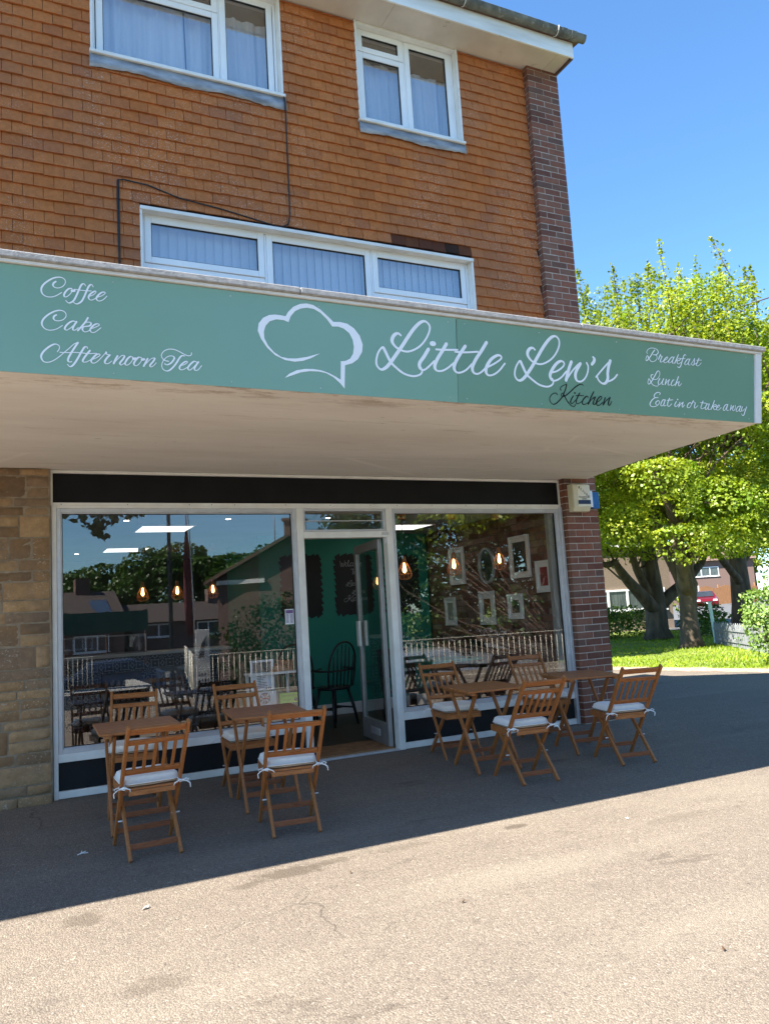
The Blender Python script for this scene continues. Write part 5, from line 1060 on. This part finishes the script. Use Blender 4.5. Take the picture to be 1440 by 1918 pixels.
def tree(name, lab, base, trunk, limbs, blobs, per, size, lm, seed, shoots=None, group=None, twigs=40, thin=99):
    rs = np.random.RandomState(seed); T_ = empty(name, base, 0, lab, 'tree', group); q = MB()
    b0 = np.array(base)
    def loc(p): return tuple(np.array(p)-b0)
    pts = [loc(p) for p, r in trunk]; q.tube(pts, [r for p, r in trunk], 14)
    ends = []
    for p, e_, r0, r1 in limbs:
        pp = limb(q, loc(p), loc(e_), r0, r1, rs); ends.append(pp)
    for k in range(twigs):
        bp_, br = blobs[rs.randint(len(blobs))]; src = ends[rs.randint(len(ends))]; s0 = src[rs.randint(3, len(src))]
        if np.linalg.norm(np.array(loc(bp_))-s0) < 4.5: limb(q, s0, loc(bp_), .035, .010, rs, .2, 6)
    V_ = blob_leaves(rs, [(loc(p), r) for p, r in blobs], per, size, flat=.62, thin=thin, shell=.78)
    if shoots:
        ex = []; nn = []
        for (p, h, dx, dy) in shoots:
            p = np.array(loc(p)); m_ = int(h*85)
            near = min((e_[-1] for e_ in ends), key=lambda a: np.linalg.norm(np.array(a)-p)); limb(q, near, p+np.array([0,0,.03]), .030, .018, rs, .15, 5)
            q.tube([tuple(p), tuple(p+np.array([dx*.5,dy*.5,h*.5])), tuple(p+np.array([dx,dy,h]))], [.018,.012,.005], 5)
            t = rs.rand(m_); ex.append(p+np.stack([dx*t, dy*t, h*t],1)+rs.normal(0,.17,(m_,3))*(1.15-t)[:,None]); n_ = rs.normal(0,.5,(m_,3)); n_[:,2] += .8; nn.append(n_)
        V_ = np.concatenate([V_, leaf_cloud(rs, np.concatenate(ex), np.concatenate(nn), size)])
    q.build('trunk', mat['bark'], T_)
    numpy_mesh('crown', V_, 4, lm, T_); return T_
rs = np.random.RandomState(7)
# front tree: stout pollarded trunk on the lawn
bl2 = crown_blobs(rs, (16.3,7.9,5.7), 4.0,3.0,3.5, 74, .60,1.05, 2.75)
bl2 += [((14.4,6.6,2.55),.75),((15.2,6.3,2.45),.7),((16.2,6.2,2.6),.8),((17.2,6.3,2.55),.8),((13.6,7.6,2.9),.9),((16.9,7.2,3.4),1.0),((18.0,6.8,3.2),.9)]
sh = []
for k in range(80):
    a = rs.uniform(0,6.28); r_ = 3.9*math.sqrt(rs.rand()); sh.append(((16.4+r_*math.cos(a), 7.9+r_*.8*math.sin(a), 8.2-.16*r_*r_), rs.uniform(.9,2.3), rs.normal(.05*math.cos(a),.3), rs.normal(0,.3)))
tree('maple_tree', 'bright spring green tree with a stout dappled pollarded trunk in the middle of the lawn', (15.40,7.70,0),
     [((15.36,7.62,-.05),.34),((15.38,7.66,.25),.245),((15.42,7.68,.8),.205),((15.47,7.70,1.25),.22),((15.50,7.72,1.55),.27),((15.5,7.75,1.8),.20)],
     [((15.45,7.65,1.35),(14.85,7.3,3.0),.20,.09),((15.5,7.7,1.5),(15.3,7.6,3.9),.17,.08),((15.55,7.7,1.45),(16.3,7.5,2.9),.20,.09),((15.5,7.8,1.5),(15.9,8.6,4.5),.17,.07),((16.3,7.5,2.9),(17.0,7.4,5.0),.09,.04),((14.85,7.3,3.0),(14.0,7.2,5.0),.09,.04),((15.3,7.6,3.9),(15.2,8.0,7.5),.08,.03),((15.9,8.6,4.5),(16.2,8.8,8.0),.07,.03)],
     bl2, 1750, .072, mat['leaf_a'], 31, sh, 'broadleaved trees beside the shop', thin=7.6)
# back tree: dark, many limbs
bl1 = crown_blobs(rs, (18.3,12.2,6.6), 4.2,3.8,4.0, 58, .9,1.4, 3.0) + [((10.5+rs.uniform(0,4.2), 11.5+rs.uniform(-1.2,1.8), 3.6+rs.uniform(0,4.5)), rs.uniform(.9,1.3)) for _ in range(26)] + [((16.2,10.6,2.9),.9),((15.6,11.2,3.3),1.0),((17.0,10.3,3.0),.9),((19.0,10.3,3.0),1.0),((14.9,11.4,4.2),1.1)]  # far left blobs are unseen, added to shade the trunk and lawn
sh = [((18.3+rs.normal(0,1.8), 12.2+rs.normal(0,1.5), 9.8), rs.uniform(.8,1.8), rs.normal(0,.2), rs.normal(0,.2)) for k in range(40)]
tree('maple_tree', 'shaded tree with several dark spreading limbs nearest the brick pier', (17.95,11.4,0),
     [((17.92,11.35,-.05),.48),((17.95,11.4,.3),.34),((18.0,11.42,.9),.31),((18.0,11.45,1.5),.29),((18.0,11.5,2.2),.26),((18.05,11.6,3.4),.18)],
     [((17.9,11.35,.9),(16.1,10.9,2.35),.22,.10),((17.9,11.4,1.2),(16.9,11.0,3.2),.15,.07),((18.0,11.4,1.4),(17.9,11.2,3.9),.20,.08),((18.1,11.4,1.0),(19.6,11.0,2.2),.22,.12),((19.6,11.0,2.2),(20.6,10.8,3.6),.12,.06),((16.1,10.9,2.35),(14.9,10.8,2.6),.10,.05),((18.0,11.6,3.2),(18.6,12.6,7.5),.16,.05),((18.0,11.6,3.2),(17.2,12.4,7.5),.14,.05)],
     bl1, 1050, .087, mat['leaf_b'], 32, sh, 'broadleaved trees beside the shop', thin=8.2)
# third tree further along, off to the right
bl3 = crown_blobs(rs, (24.8,14.4,7.0), 4.2,4.0,4.4, 50, 1.0,1.5, 3.2)
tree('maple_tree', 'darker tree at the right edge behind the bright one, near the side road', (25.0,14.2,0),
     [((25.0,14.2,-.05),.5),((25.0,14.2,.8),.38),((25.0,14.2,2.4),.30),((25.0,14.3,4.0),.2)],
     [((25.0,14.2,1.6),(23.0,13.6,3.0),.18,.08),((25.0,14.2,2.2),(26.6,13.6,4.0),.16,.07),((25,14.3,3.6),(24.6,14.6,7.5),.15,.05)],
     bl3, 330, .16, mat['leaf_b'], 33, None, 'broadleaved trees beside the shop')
blh = [((10.8+rs.uniform(-2.2,1.6), 9.0+rs.uniform(-1.8,2.2), 5.6+rs.uniform(-1.8,2.6)), rs.uniform(.8,1.2)) for _ in range(38)]  # crown of an unseen tree, added so its shade falls on the lawn
tree('maple_tree', 'unseen leafy tree added behind the shop to shade the back of the lawn', (10.6,9.4,0), [((10.6,9.4,-.05),.4),((10.6,9.4,1.5),.3),((10.6,9.4,4.5),.2)], [((10.6,9.4,2),(9.4,9,5),.16,.06),((10.6,9.4,2.4),(11.4,9.8,5.5),.16,.06)], blh, 420, .13, mat['leaf_b'], 34, None, 'broadleaved trees beside the shop', twigs=14)
def shrub(name, lab, base, blobs, per, size, lm, seed, group=None, cat='shrub'):
    rs = np.random.RandomState(seed); T_ = empty(name, base, 0, lab, cat, group); b0 = np.array(base); q = MB()
    for p, r in blobs: limb(q, (0,0,0), tuple(np.array(p)-b0), .025, .008, rs, .2, 5)
    q.build('stem', mat['bark'], T_)
    numpy_mesh('foliage', blob_leaves(rs, [(tuple(np.array(p)-b0), r) for p, r in blobs], per, size, flat=.9), 4, lm, T_); return T_
shrub('bush', 'pale green leafy bush spilling into the right edge by the path', (12.25,2.75,0), [((12.3,2.8,.75),.50),((12.15,2.75,.33),.40),((12.6,2.7,.5),.55),((12.3,2.9,1.0),.42),((12.8,2.6,.9),.5),((12.9,2.9,1.3),.45),((12.5,2.2,.35),.4),((12.2,3.0,1.02),.30),((12.8,3.2,.6),.5),((12.0,2.85,.62),.26)], 2300, .055, mat['leaf_d'], 41, 'shrubs round the lawn')
shrub('bush', 'low dark shrub under the house window beside the brick pier', (17.0,13.4,0), [((16.4,13.3,.35),.6),((17.1,13.4,.4),.65),((17.8,13.5,.42),.6),((15.7,13.4,.4),.6),((18.5,13.8,.45),.65),((19.2,14.0,.45),.6),((20,14.2,.45),.6)], 1500, .08, mat['leaf_c'], 42, 'shrubs round the lawn')
shrub('bush', 'dark shrub between the two tree trunks', (18.9,10.9,0), [((18.7,10.7,.4),.5),((19.3,10.9,.5),.6),((19.8,10.9,.35),.5),((18.9,10.2,.3),.4)], 1600, .08, mat['leaf_c'], 43, 'shrubs round the lawn')
shrub('bush', 'sunlit small green bush beyond the trunks beside the road', (30.8,22.8,0), [((30.6,22.8,.8),.7),((31.1,22.9,1.2),.6)], 260, .14, mat['leaf_a'], 44, 'shrubs round the lawn')
shrub('bush', 'shaded low shrub at the foot of the white picket fence', (15.6,6.4,0), [((16.2,7.2,.12),.28),((15.9,6.6,.12),.25),((15.4,6.0,.12),.28)], 900, .06, mat['leaf_c'], 45, 'shrubs round the lawn')

# picket fence ------------------------------------------------------------
mpk = mottled('grey_white_fence_paint',(.16,.165,.17),(.25,.26,.265),8,.7,.1,40)
PF = empty('picket_fence', (16.4,7.75,0), 0, 'low white picket fence behind the right tree trunk', 'fence'); q = MB()
a, b_ = Vector((16.45,7.85,0)), Vector((14.3,4.6,0)); L = (b_-a).length; n_ = 24; dr = (b_-a).normalized(); o_ = Vector((16.4,7.75,0))
for k in range(n_):
    p = a+(b_-a)*k/(n_-1)-o_; nrm_ = Vector((dr.y,-dr.x,0))
    w_ = .058; pts = [(-w_,0),(w_,0),(w_,.50),(0,.57),(-w_,.50)]
    vs = [p+dr*u+nrm_*d+Vector((0,0,z)) for d in (0,.015) for u, z in pts]
    q.add(vs, [(0,1,2,3,4),(9,8,7,6,5)]+[(i,5+i,5+(i+1) % 5,(i+1) % 5) for i in range(5)])
q.build('pickets', mpk, PF)
q = MB()
for z in (.14,.40): q.beam(tuple(a-o_+Vector((dr.y,-dr.x,0))*.03+Vector((0,0,z))), tuple(b_-o_+Vector((dr.y,-dr.x,0))*.03+Vector((0,0,z))), .02, .06, (dr.y,-dr.x,0))
q.build('rail', mpk, PF)
q = MB(); q.beam((16.55,7.95,0),(16.50,7.98,1.05),.06,.06,(1,0,0)); q.prism([(16.46,7.94),(16.54,7.94),(16.54,8.02),(16.46,8.02)],1.051,1.07)
tag(q.build('marker_post', mottled('turquoise_white_post',(.45,.62,.58),(.62,.74,.70),4,.5,0)), 'thin pale turquoise post leaning beside the right tree trunk', 'post')
# house behind the trees -------------------------------------------------
mat['house_brick'] = mottled('pale_house_brick', (.17,.125,.095), (.26,.20,.15), 14, .9, .4, 40, stretch=(1,1,3))
H1 = empty('brick_house', (22.5,17,0), R_(-14), 'pale brick house with a wide white window behind the shaded tree', 'house')
q = MB(); q.box(-5.5,1.5,0,8,-.1,5.0); q.build('wall', mat['house_brick'], H1)
q = MB(); q.prism_x([(-.5,5.001),(4,7.4),(8.5,5.001)],-5.8,1.8); q.build('roof', mottled('brown_roof',(.10,.06,.045),(.16,.10,.07),5,.9,.4,20), H1)
def hwin(P_, x0, x1, z0, z1, cols, y=-.03):
    f_ = MB(); ring(f_, x0, x1, z0, z1, .07, y-.03, y+.03)
    for k in range(1, cols): xx = x0+(x1-x0)*k/cols; f_.box(xx-.04,xx+.04,y-.03,y+.03,z0+.07,z1-.07)
    w_ = f_.build('window', mat['upvc'], P_)
    p_ = MB(); p_.box(x0+.07,x1-.07,y+.005,y+.012,z0+.07,z1-.07); p_.build('pane', mottled('house_pane',(.03,.04,.045),(.10,.12,.12),3,.08,0,stretch=(6,1,.4)), w_)
    p_ = MB(); p_.box(x0-.06,x1+.06,y-.08,y-.001,z0-.05,z0-.001); p_.build('sill', mat['white_paint'], w_)
hwin(H1,-2.05,1.2,.78,1.62,4); hwin(H1,-2.0,.6,3.3,4.4,3)
BN = empty('wheelie_bin', (18.9,15.1,0), R_(-14), 'dark green wheelie bin under the white house window', 'bin'); mbin = mottled('green_bin_plastic',(.012,.06,.035),(.018,.075,.045),4,.45,0)
q = MB(); q.add([(-.22,-.26,.06),(.22,-.26,.06),(.22,.26,.06),(-.22,.26,.06),(-.29,-.34,.95),(.29,-.34,.95),(.29,.34,.95),(-.29,.34,.95)], [(0,3,2,1),(4,5,6,7),(0,1,5,4),(1,2,6,5),(2,3,7,6),(3,0,4,7)]); q.build('body', mbin, BN, .02)
q = MB(); q.box(-.31,.31,-.37,.36,.951,1.0); q.build('lid', mbin, BN, .015)
for sx in (-1,1):
    q = MB(); q.tube([(sx*.24,.26,.1),(sx*.29,.26,.1)],.1,14); q.build('wheel', mat['cable'], BN)
# red car parked on the side road -----------------------------------------
mrim = mottled('dull_wheel_rim',(.10,.10,.105),(.15,.15,.155),5,.6,0)
CR = empty('parked_car', (51.0,40.0,-.05), R_(48), 'dark red hatchback parked facing us across the side road', 'car'); mred = mottled('dark_red_car_paint',(.10,.004,.007),(.12,.005,.009),2,.2,0)
prof = [(-2.05,.32),(-2.1,.62),(-1.95,.86),(-1.0,.98),(-.35,1.42),(1.0,1.46),(1.75,1.05),(2.0,.98),(2.05,.40),(1.9,.28),(-1.9,.26)]
q = MB(); vs = []; n_ = len(prof)
for yy, k in ((-.86,.0),(-.80,1),(.80,1),(.86,.0)):
    for x, z in prof: vs.append((x*(1 if k else .985), yy if z < 1.0 else yy*.80, z if k or z < .9 else z-.03))
q.add(vs, [tuple(range(n_)), tuple(range(3*n_,4*n_))[::-1]]+[(r_*n_+i, r_*n_+(i+1) % n_, (r_+1)*n_+(i+1) % n_, (r_+1)*n_+i) for r_ in range(3) for i in range(n_)]); q.build('body', mred, CR, .03)
q = MB(); q.add([(-.98,-.66,1.0),(-.98,.66,1.0),(-.40,.60,1.40),(-.40,-.60,1.40)], [(0,1,2,3)]); q.v = [(x-.02,y,z+.012) for x,y,z in q.v]; gq = q.build('windscreen', mottled('car_glass',(.02,.025,.03),(.03,.035,.04),2,.05,0), CR); sd = gq.modifiers.new('s','SOLIDIFY'); sd.thickness = .01
for sy in (-1,1):
    q = MB(); q.box(-2.08,-1.93,sy*.62-.16,sy*.62+.16,.66,.78); q.build('headlight', mat['vinyl_white'], CR, .02)
    for x in (-1.28,1.28):
        q = MB(); q.tube([(x,sy*.74,.32),(x,sy*.88,.32)],.32,18); w_ = q.build('wheel', mat['cable'], CR)
        q = MB(); q.tube([(x,sy*.881,.32),(x,sy*.89,.32)],.20,14); q.build('rim', mrim, w_)
q = MB(); q.box(-2.13,-2.105,-.26,.26,.44,.55); q.build('number_plate', mat['vinyl_white'], CR)
q = MB(); q.box(-2.125,-2.10,-.5,.5,.58,.64); q.build('grille', mat['cable'], CR)
# wooden fence and far houses ----------------------------------------------
WF = empty('panel_fence', (60,47.5,0), R_(-14), 'orange brown wooden panel fence beyond the red car', 'fence'); mw = mottled('larch_fence',(.22,.10,.04),(.36,.17,.07),6,.8,.3,20,stretch=(4,4,.4))
q = MB()
for k in range(40): q.box(-1+.15*k,-.86+.15*k,0,.02,.1,1.75+.12*math.sin(k*.45))
q.build('boards', mw, WF)
q = MB()
for k in range(4): q.box(-1.05+1.95*k,-.95+1.95*k,.021,.12,0,1.95)
q.build('posts', mw, WF)
def far_house(x, y, w, d, h, rz, lab, wall, roofc, wins, zb=-.1):
    H_ = empty('house', (x,y,zb), rz, lab, 'house'); q = MB(); q.box(-w/2,w/2,0,d,0,h); q.build('wall', wall, H_)
    q = MB(); q.prism_x([(-.5,h+.001),(d/2,h+d*.28),(d+.5,h+.001)],-w/2-.3,w/2+.3); rf = q.build('roof', roofc, H_)
    q = MB(); q.box(-w*.3-.4,-w*.3+.4,d/2-.35,d/2+.35,h+d*.2,h+d*.28+.75); q.build('chimney', wall, rf)
    for wx0, wx1, z0, z1, c_ in wins: hwin(H_, wx0, wx1, z0, z1, c_)
    return H_
mroof = mottled('weathered_roof_tile',(.10,.065,.05),(.17,.11,.08),4,.9,.4,15,stretch=(1,1,6)); mbr = mottled('street_house_brick',(.12,.075,.06),(.17,.11,.09),12,.9,.4,30,stretch=(1,1,3))
far_house(72,62,16,9,5.0,R_(-30),'far brick house above the wooden fence with white windows',mbr,mroof,[(-5,-2,1.0,2.2,3),(-1,1.5,1.0,2.2,3),(-5,-2,3.2,4.3,3),(1,4,3.2,4.3,3)])
far_house(46,56,12,9,4.6,R_(-20),'far brick house seen between the two tree trunks',mbr,mroof,[(-4,-1,1.0,2.2,3),(1,4,1.0,2.2,3)])
for k, (x, y, s_) in enumerate([(40,62,1.0),(86,64,1.2),(58,72,1.1)]):
    bl = crown_blobs(rs, (x,y,6*s_), 4*s_,4*s_,4*s_, 26, 1.4,2.2, 2.5)
    tree('street_tree', ['far street tree seen low between the trunks','far tree behind the houses at the right edge','far tree rising behind the wooden fence'][k], (x,y,0), [((x,y,0),.4),((x,y,3),.3),((x,y,6),.2)], [((x,y,3),(x-2,y,6),.15,.05),((x,y,3),(x+2,y+1,6.5),.15,.05)], bl, 60, .34, mat['leaf_b'], 50+k, None, 'trees along the side road', twigs=6)
# ------------------------------------------------------------------ the street behind the photographer (seen mirrored in the glass)
mat['cream_rail'] = mottled('cream_railing_paint', (.62,.56,.44), (.72,.66,.54), 6, .5, .1, 60, dirt=((.25,.13,.06), 14, .68))
def railing(a, b_, h, lab, z0, step=.115):
    a, b_ = Vector(a), Vector(b_); RL = empty('railing', tuple(a), 0, lab, 'railing', 'cream railings along the pavement'); L = (b_-a).length; d = (b_-a)/L; n_ = int(L/step)
    q = MB(); q.beam((0,0,h),tuple(d*L+Vector((0,0,h))),.012,.045,(0,0,1)); q.beam((0,0,.10),tuple(d*L+Vector((0,0,.10))),.012,.035,(0,0,1)); q.build('rail', mat['cream_rail'], RL)
    q = MB()
    for k in range(n_+1):
        if k % 14: p = d*(k*step); q.tube([(p.x,p.y,.106),(p.x,p.y,h-.006)],.0085,6)
    q.build('bars', mat['cream_rail'], RL)
    for k in range(0, n_+1, 14):
        q = MB(); p = d*(k*step); q.beam((p.x,p.y,0),(p.x,p.y,h-.007),.04,.03,(1,0,0)); q.build('post', mat['cream_rail'], RL)
railing((3.75,-10.15,-.26),(11.6,-6.35,-.18),.90,'cream metal railing running beside the forecourt',0)
railing((3.70,-10.25,-.26),(5.2,-18.5,-.26),.90,'cream metal railing turning away towards the street',0)
railing((-1.5,-15.5,-.26),(2.1,-14.6,-.26),.90,'short cream railing at the left across the forecourt',0)
RW = MB(); RW.box(3.4,3.68,-18.6,-10.402,-1.2,-.262); tag(RW.build('retaining_wall', mottled('concrete_wall',(.26,.25,.23),(.36,.35,.32),6,.9,.4,40)), 'low concrete retaining wall carrying the railing that turns away', 'wall')
RW = MB(); RW.box(-2.0,3.39,-15.9,-14.3,-1.2,-.262); tag(RW.build('planter_wall', mottled('concrete_planter',(.20,.19,.17),(.28,.27,.25),6,.9,.4,40)), 'broad concrete plinth under the short railing at the left', 'wall')
LP = empty('lamp_post', (4.2,-15.3,-1.2), 0, 'tall dark street lamp post across the forecourt', 'lamp post')
q = MB(); q.tube([(0,0,0),(0,0,1.2)],.085,14); q.tube([(0,0,1.2),(0,0,7.6)],[.062,.045],14); q.build('column', mottled('dark_steel',(.05,.05,.055),(.08,.08,.085),6,.5,0), LP)
q = MB(); q.tube([(0,0,7.55),(.2,.3,7.8),(.4,.9,7.85)],.035,10); q.box(.28,.52,.85,1.35,7.8,7.9); q.build('lantern', mat['alu'], LP)
FG = empty('feather_flag', (3.50,-9.1,-.24), 0, 'tall maroon feather flag on a thin pole', 'flag')
q = MB(); q.tube([(0,0,0),(-.01,0,2.2),(-.06,.05,3.6),(-.16,.12,4.2)],[.02,.014,.01,.006],8); q.build('pole', mat['alu'], FG)
q = MB(); vs = []
for i in range(25):
    t = i/24; z = 1.35+2.85*t; wv = .20*(math.sin(math.pi*min(1,t*1.1+.12))**.6)*(1-.45*t); xb = -.01-.15*t**2.5; cu_ = .05*math.sin(t*6)
    vs += [(xb-.012, .12*t**2.5, z), (xb-.012-wv*.5, -.03+cu_+.12*t**2.5, z-.02), (xb-.012-wv, cu_*.4+.12*t**2.5, z-.05)]
q.add(vs, [(3*i,3*i+3,3*i+4,3*i+1) for i in range(24)]+[(3*i+1,3*i+4,3*i+5,3*i+2) for i in range(24)], True); fo = q.build('cloth', mottled('maroon_cloth',(.11,.025,.03),(.16,.04,.045),6,.8,0), FG); sd = fo.modifiers.new('s','SOLIDIFY'); sd.thickness = .002
PB = empty('pavement_board', (3.45,-8.2,-.22), R_(10), 'white pavement board with a black leafy pattern', 'sign')
q = MB(); q.box(-.13,.13,-.015,.015,.02,1.42); q.build('panel', mat['white'], PB, .006)
q = MB(); rw = random.Random(3)
for k in range(5): q.tube([(-.08+.02*k,.0165,.9),(-.02+.02*k,.0165,1.15),(.08,.0165,1.3-.05*k)],.007,5)
for k in range(16): q.lathe((0,0,0),[(rw.uniform(.012,.02),0),(.012,.002)],10); q.v[-20:] = [(x_-.08+.055*(k % 4), .0155+z_, .25+.11*(k//4)+y_*2) for x_, y_, z_ in q.v[-20:]]
q.build('pattern', mat['ink'], PB)
def street_tree(x, y, h, r, lab, seed, lm='leaf_e', n_=24):
    rr = np.random.RandomState(seed); bl = crown_blobs(rr, (x,y,h*.62), r,r,h*.36, n_, r*.28,r*.48, 1.2)
    tree('street_tree', lab, (x,y,-1.2), [((x,y,-1.2),.3),((x,y,1.5),.24),((x,y,h*.5),.15)], [((x,y,1.5),(x-r*.4,y,h*.6),.12,.04),((x,y,1.5),(x+r*.4,y+.3,h*.62),.12,.04)], bl, 420/(r*.38)**1.2, .24, mat[lm], seed, None, 'trees across the street', twigs=6)
for k, (x, y, h, r) in enumerate([(6.4,-58,5.9,4.2),(11.5,-56,6.8,4.6),(17,-55,6.6,4.8),(22.5,-57,6.4,4.6),(28,-54,6.4,4.4)]):
    street_tree(x, y, h, r, ['leftmost','second from the left','middle','second from the right','rightmost'][k]+' of the five dark trees behind the houses across the street', 60+k)
street_tree(10.2,-26.0,4.6,1.6,'bushy green tree between the low house and the gabled house', 70, 'leaf_b')
HG = [((x_,y_,z_),r_) for x_,y_,z_,r_ in ((5.9,-15.6,.6,.8),(6.6,-15.4,.9,.85),(7.3,-15.2,1.15,.9),(8.0,-15.0,1.2,.9),(6.4,-15.5,.1,.8),(7.4,-15.2,.2,.9),(8.3,-14.9,.4,.9),(7.0,-15.3,1.45,.6),(7.7,-15.1,1.6,.6),(8.8,-14.8,1.2,.8))]
shrub('hedge', 'tall clipped green hedge across the forecourt', (7.2,-15.2,-1.2), HG, 520, .09, mat['leaf_e'], 81, None, 'hedge')
shrub('conifer', 'slim sunlit conifer across the forecourt', (11.7,-14,-1.2), [((11.7,-14,.3+.42*k),.62-.075*k) for k in range(7)], 1100, .08, mat['leaf_b'], 82, None, 'tree')
shrub('bush', 'big shrub bank across the forecourt at the right', (14,-10.5,-.26), [((9.2+8.5*k/115+.4*math.sin(k*2.1),-15.2+4.8*k/115+.5*math.sin(k*3.7),.2+5.2*((k*.618) % 1)),.8+.25*math.sin(k)) for k in range(116)], 600, .13, mat['leaf_e'], 83, 'shrubs across the forecourt')
# large tree whose branches hang over the forecourt
rr = np.random.RandomState(90)
bl = [((13.4+rr.uniform(-2.6,2.8), -11.0+rr.uniform(-2.5,2.0), 4.0+rr.uniform(-.8,2.8)), rr.uniform(.6,1.0)) for _ in range(60)]
tree('maple_tree', 'large leafy tree across the forecourt opposite the right window', (14.2,-11.8,-1.2), [((14.2,-11.8,-1.2),.4),((14.2,-11.8,2),.3),((14.1,-11.6,4),.2)], [((14.2,-11.8,2),(12.6,-10.8,4.2),.16,.06),((14.2,-11.8,2.5),(15.6,-11,4.8),.16,.06)], bl, 420, .14, mat['leaf_b'], 91, None, 'leafy trees behind the photographer', twigs=20)
bl = [((1.5,-14.1,4.75),.42),((1.95,-13.95,4.55),.48),((2.5,-13.7,4.6),.42),((2.05,-13.9,4.1),.34),((2.2,-13.85,3.80),.22),((2.3,-13.8,3.62),.13),((1.65,-14.05,4.22),.26),((2.45,-13.72,4.15),.30),((2.8,-13.55,4.18),.28),((3.1,-13.38,4.2),.2),((2.95,-13.45,4.45),.34),((3.2,-13.3,4.4),.22),((1.3,-14.2,5.2),.6),((2.2,-13.9,5.2),.6),((3.0,-13.5,5.1),.5),((1.0,-14.3,6.2),.7),((1.5,-14.5,6.9),.9),((2.6,-14.4,6.9),.9),((.2,-14.8,6.6),1.0),((-.6,-15,7.2),1.2),((.8,-15.2,7.8),1.3),((2.6,-14.8,5.6),.35)]
tree('maple_tree', 'tall tree whose leafy branch hangs into the top left of the reflection', (-1.5,-16.0,-1.2), [((-1.5,-16,-1.2),.45),((-1.5,-16,3),.34),((-1.3,-15.8,6),.22)], [((-1.4,-15.9,4.6),(2.3,-13.9,4.7),.12,.03),((-1.4,-15.9,5.6),(.6,-15,7.8),.14,.05)], bl, 700, .16, mat['leaf_e'], 92, None, 'leafy trees behind the photographer', twigs=12)
# houses across the street
mdroof = mottled('dark_roof_tile',(.045,.035,.03),(.08,.06,.05),4,.9,.4,15,stretch=(1,1,6))
mst = mottled('dark_street_brick',(.10,.055,.042),(.16,.085,.06),12,.9,.4,30,stretch=(1,1,3))
far_house(2.2,-38,7.6,8,2.75,R_(176),'low dark roofed house with solar panels across the street',mst,mdroof,[(-3.0,-1.2,1.6,2.5,3),(.6,2.6,1.6,2.5,3)],zb=-1.5)
q = MB(); q.add([(3.2,-38.8,1.75),(5.6,-38.7,1.75),(5.4,-41.0,2.95),(3.0,-41.2,2.95)], [(0,1,2,3)]); sp_ = q.build('solar_panel', mottled('solar_glass',(.03,.05,.09),(.05,.08,.13),3,.1,0)); sd = sp_.modifiers.new('s','SOLIDIFY'); sd.thickness = .05; tag(sp_, 'blue grey solar panel lying on the low house roof', 'solar panel')
far_house(9.9,-40,6.5,4,2.7,R_(178),'low tiled house with a white window behind the flag',mbr,mdroof,[(-2.4,-.4,1.85,2.6,3),(1,2.6,1.85,2.6,2)],zb=-1.2)
G_ = empty('house', (9.2,-19.4,-.26), R_(208.6), 'brick house with its gable end towards the shop and an aerial on the chimney', 'house')
q = MB(); q.add([(-2.7,0,-.95),(2.7,0,-.95),(2.7,9,-.95),(-2.7,9,-.95),(-2.7,0,3.05),(2.7,0,3.05),(2.7,9,3.05),(-2.7,9,3.05),(0,0,4.40),(0,9,4.40)], [(0,1,5,8,4),(3,7,9,6,2),(0,4,7,3),(1,2,6,5),(4,8,9,7),(5,6,9,8)]); q.build('wall', mbr, G_)
q = MB()
for sx in (-1,1): q.add([(sx*3.1,-.25,2.87),(0,-.25,4.42),(0,9.3,4.42),(sx*3.1,9.3,2.87),(sx*3.1,-.25,2.99),(0,-.25,4.54),(0,9.3,4.54),(sx*3.1,9.3,2.99)], [(0,1,2,3),(7,6,5,4),(0,4,5,1),(2,6,7,3),(0,3,7,4),(1,5,6,2)])
rf = q.build('roof', mroof, G_)
q = MB(); q.box(-.35,.35,.6,1.3,4.0,5.05); q.box(-.42,.42,.53,1.37,5.051,5.15); q.lathe((0,.95,5.15),[(.12,0),(.13,.25),(.10,.27)],12); q.build('chimney', mbr, rf)
q = MB(); q.tube([(.75,.9,4.2),(.75,.9,5.95)],.02,6); q.tube([(.75,.5,5.85),(.75,1.6,5.9)],.014,6)
for k in range(7): q.tube([(.52,.55+.16*k,5.86),(.98,.55+.16*k,5.86)],.007,5)
q.build('aerial', mat['alu'], G_)
q = MB(); q.box(1.0,2.7,-.10,.0,2.85,3.0); q.build('porch_board', mat['white_paint'], G_)
# green screen fence and cars across the forecourt
GF = empty('mesh_fence', (1.0,-29.5,-.26), R_(-8), 'green screened fence in front of the low house', 'fence'); q = MB(); q.box(-2,5,0,.04,1.4,2.3); q.build('screen', mottled('green_screen',(.01,.07,.05),(.02,.10,.07),8,.8,.3,20), GF)
q = MB()
for k in range(5): q.box(-2+1.72*k,-1.92+1.72*k,-.05,-.001,-.95,2.35)
q.build('posts', mst, GF)
def parked(x, y, rz, lab, m):
    P_ = empty('parked_car', (x,y,-1.19), rz, lab, 'car', 'cars parked across the forecourt')
    for ch in CR.children:
        c = ch.copy(); col.objects.link(c); c.parent = P_
        if ch.name.startswith('body'): c.data = ch.data.copy(); c.data.materials.clear(); c.data.materials.append(m)
        for g2 in ch.children: d2 = g2.copy(); col.objects.link(d2); d2.parent = c
parked(9.9,-12.2,R_(24),'silver hatchback parked behind the railing', mottled('silver_paint',(.45,.47,.50),(.50,.52,.55),2,.25,0,metal=.6))
parked(3.0,-21.5,R_(5),'dark blue hatchback parked across the street at the left', mottled('dark_blue_paint',(.02,.03,.06),(.03,.04,.08),2,.2,0))
parked(7.6,-21.5,R_(184),'black hatchback parked across the street in the middle', mottled('black_paint',(.01,.01,.012),(.015,.015,.018),2,.2,0))
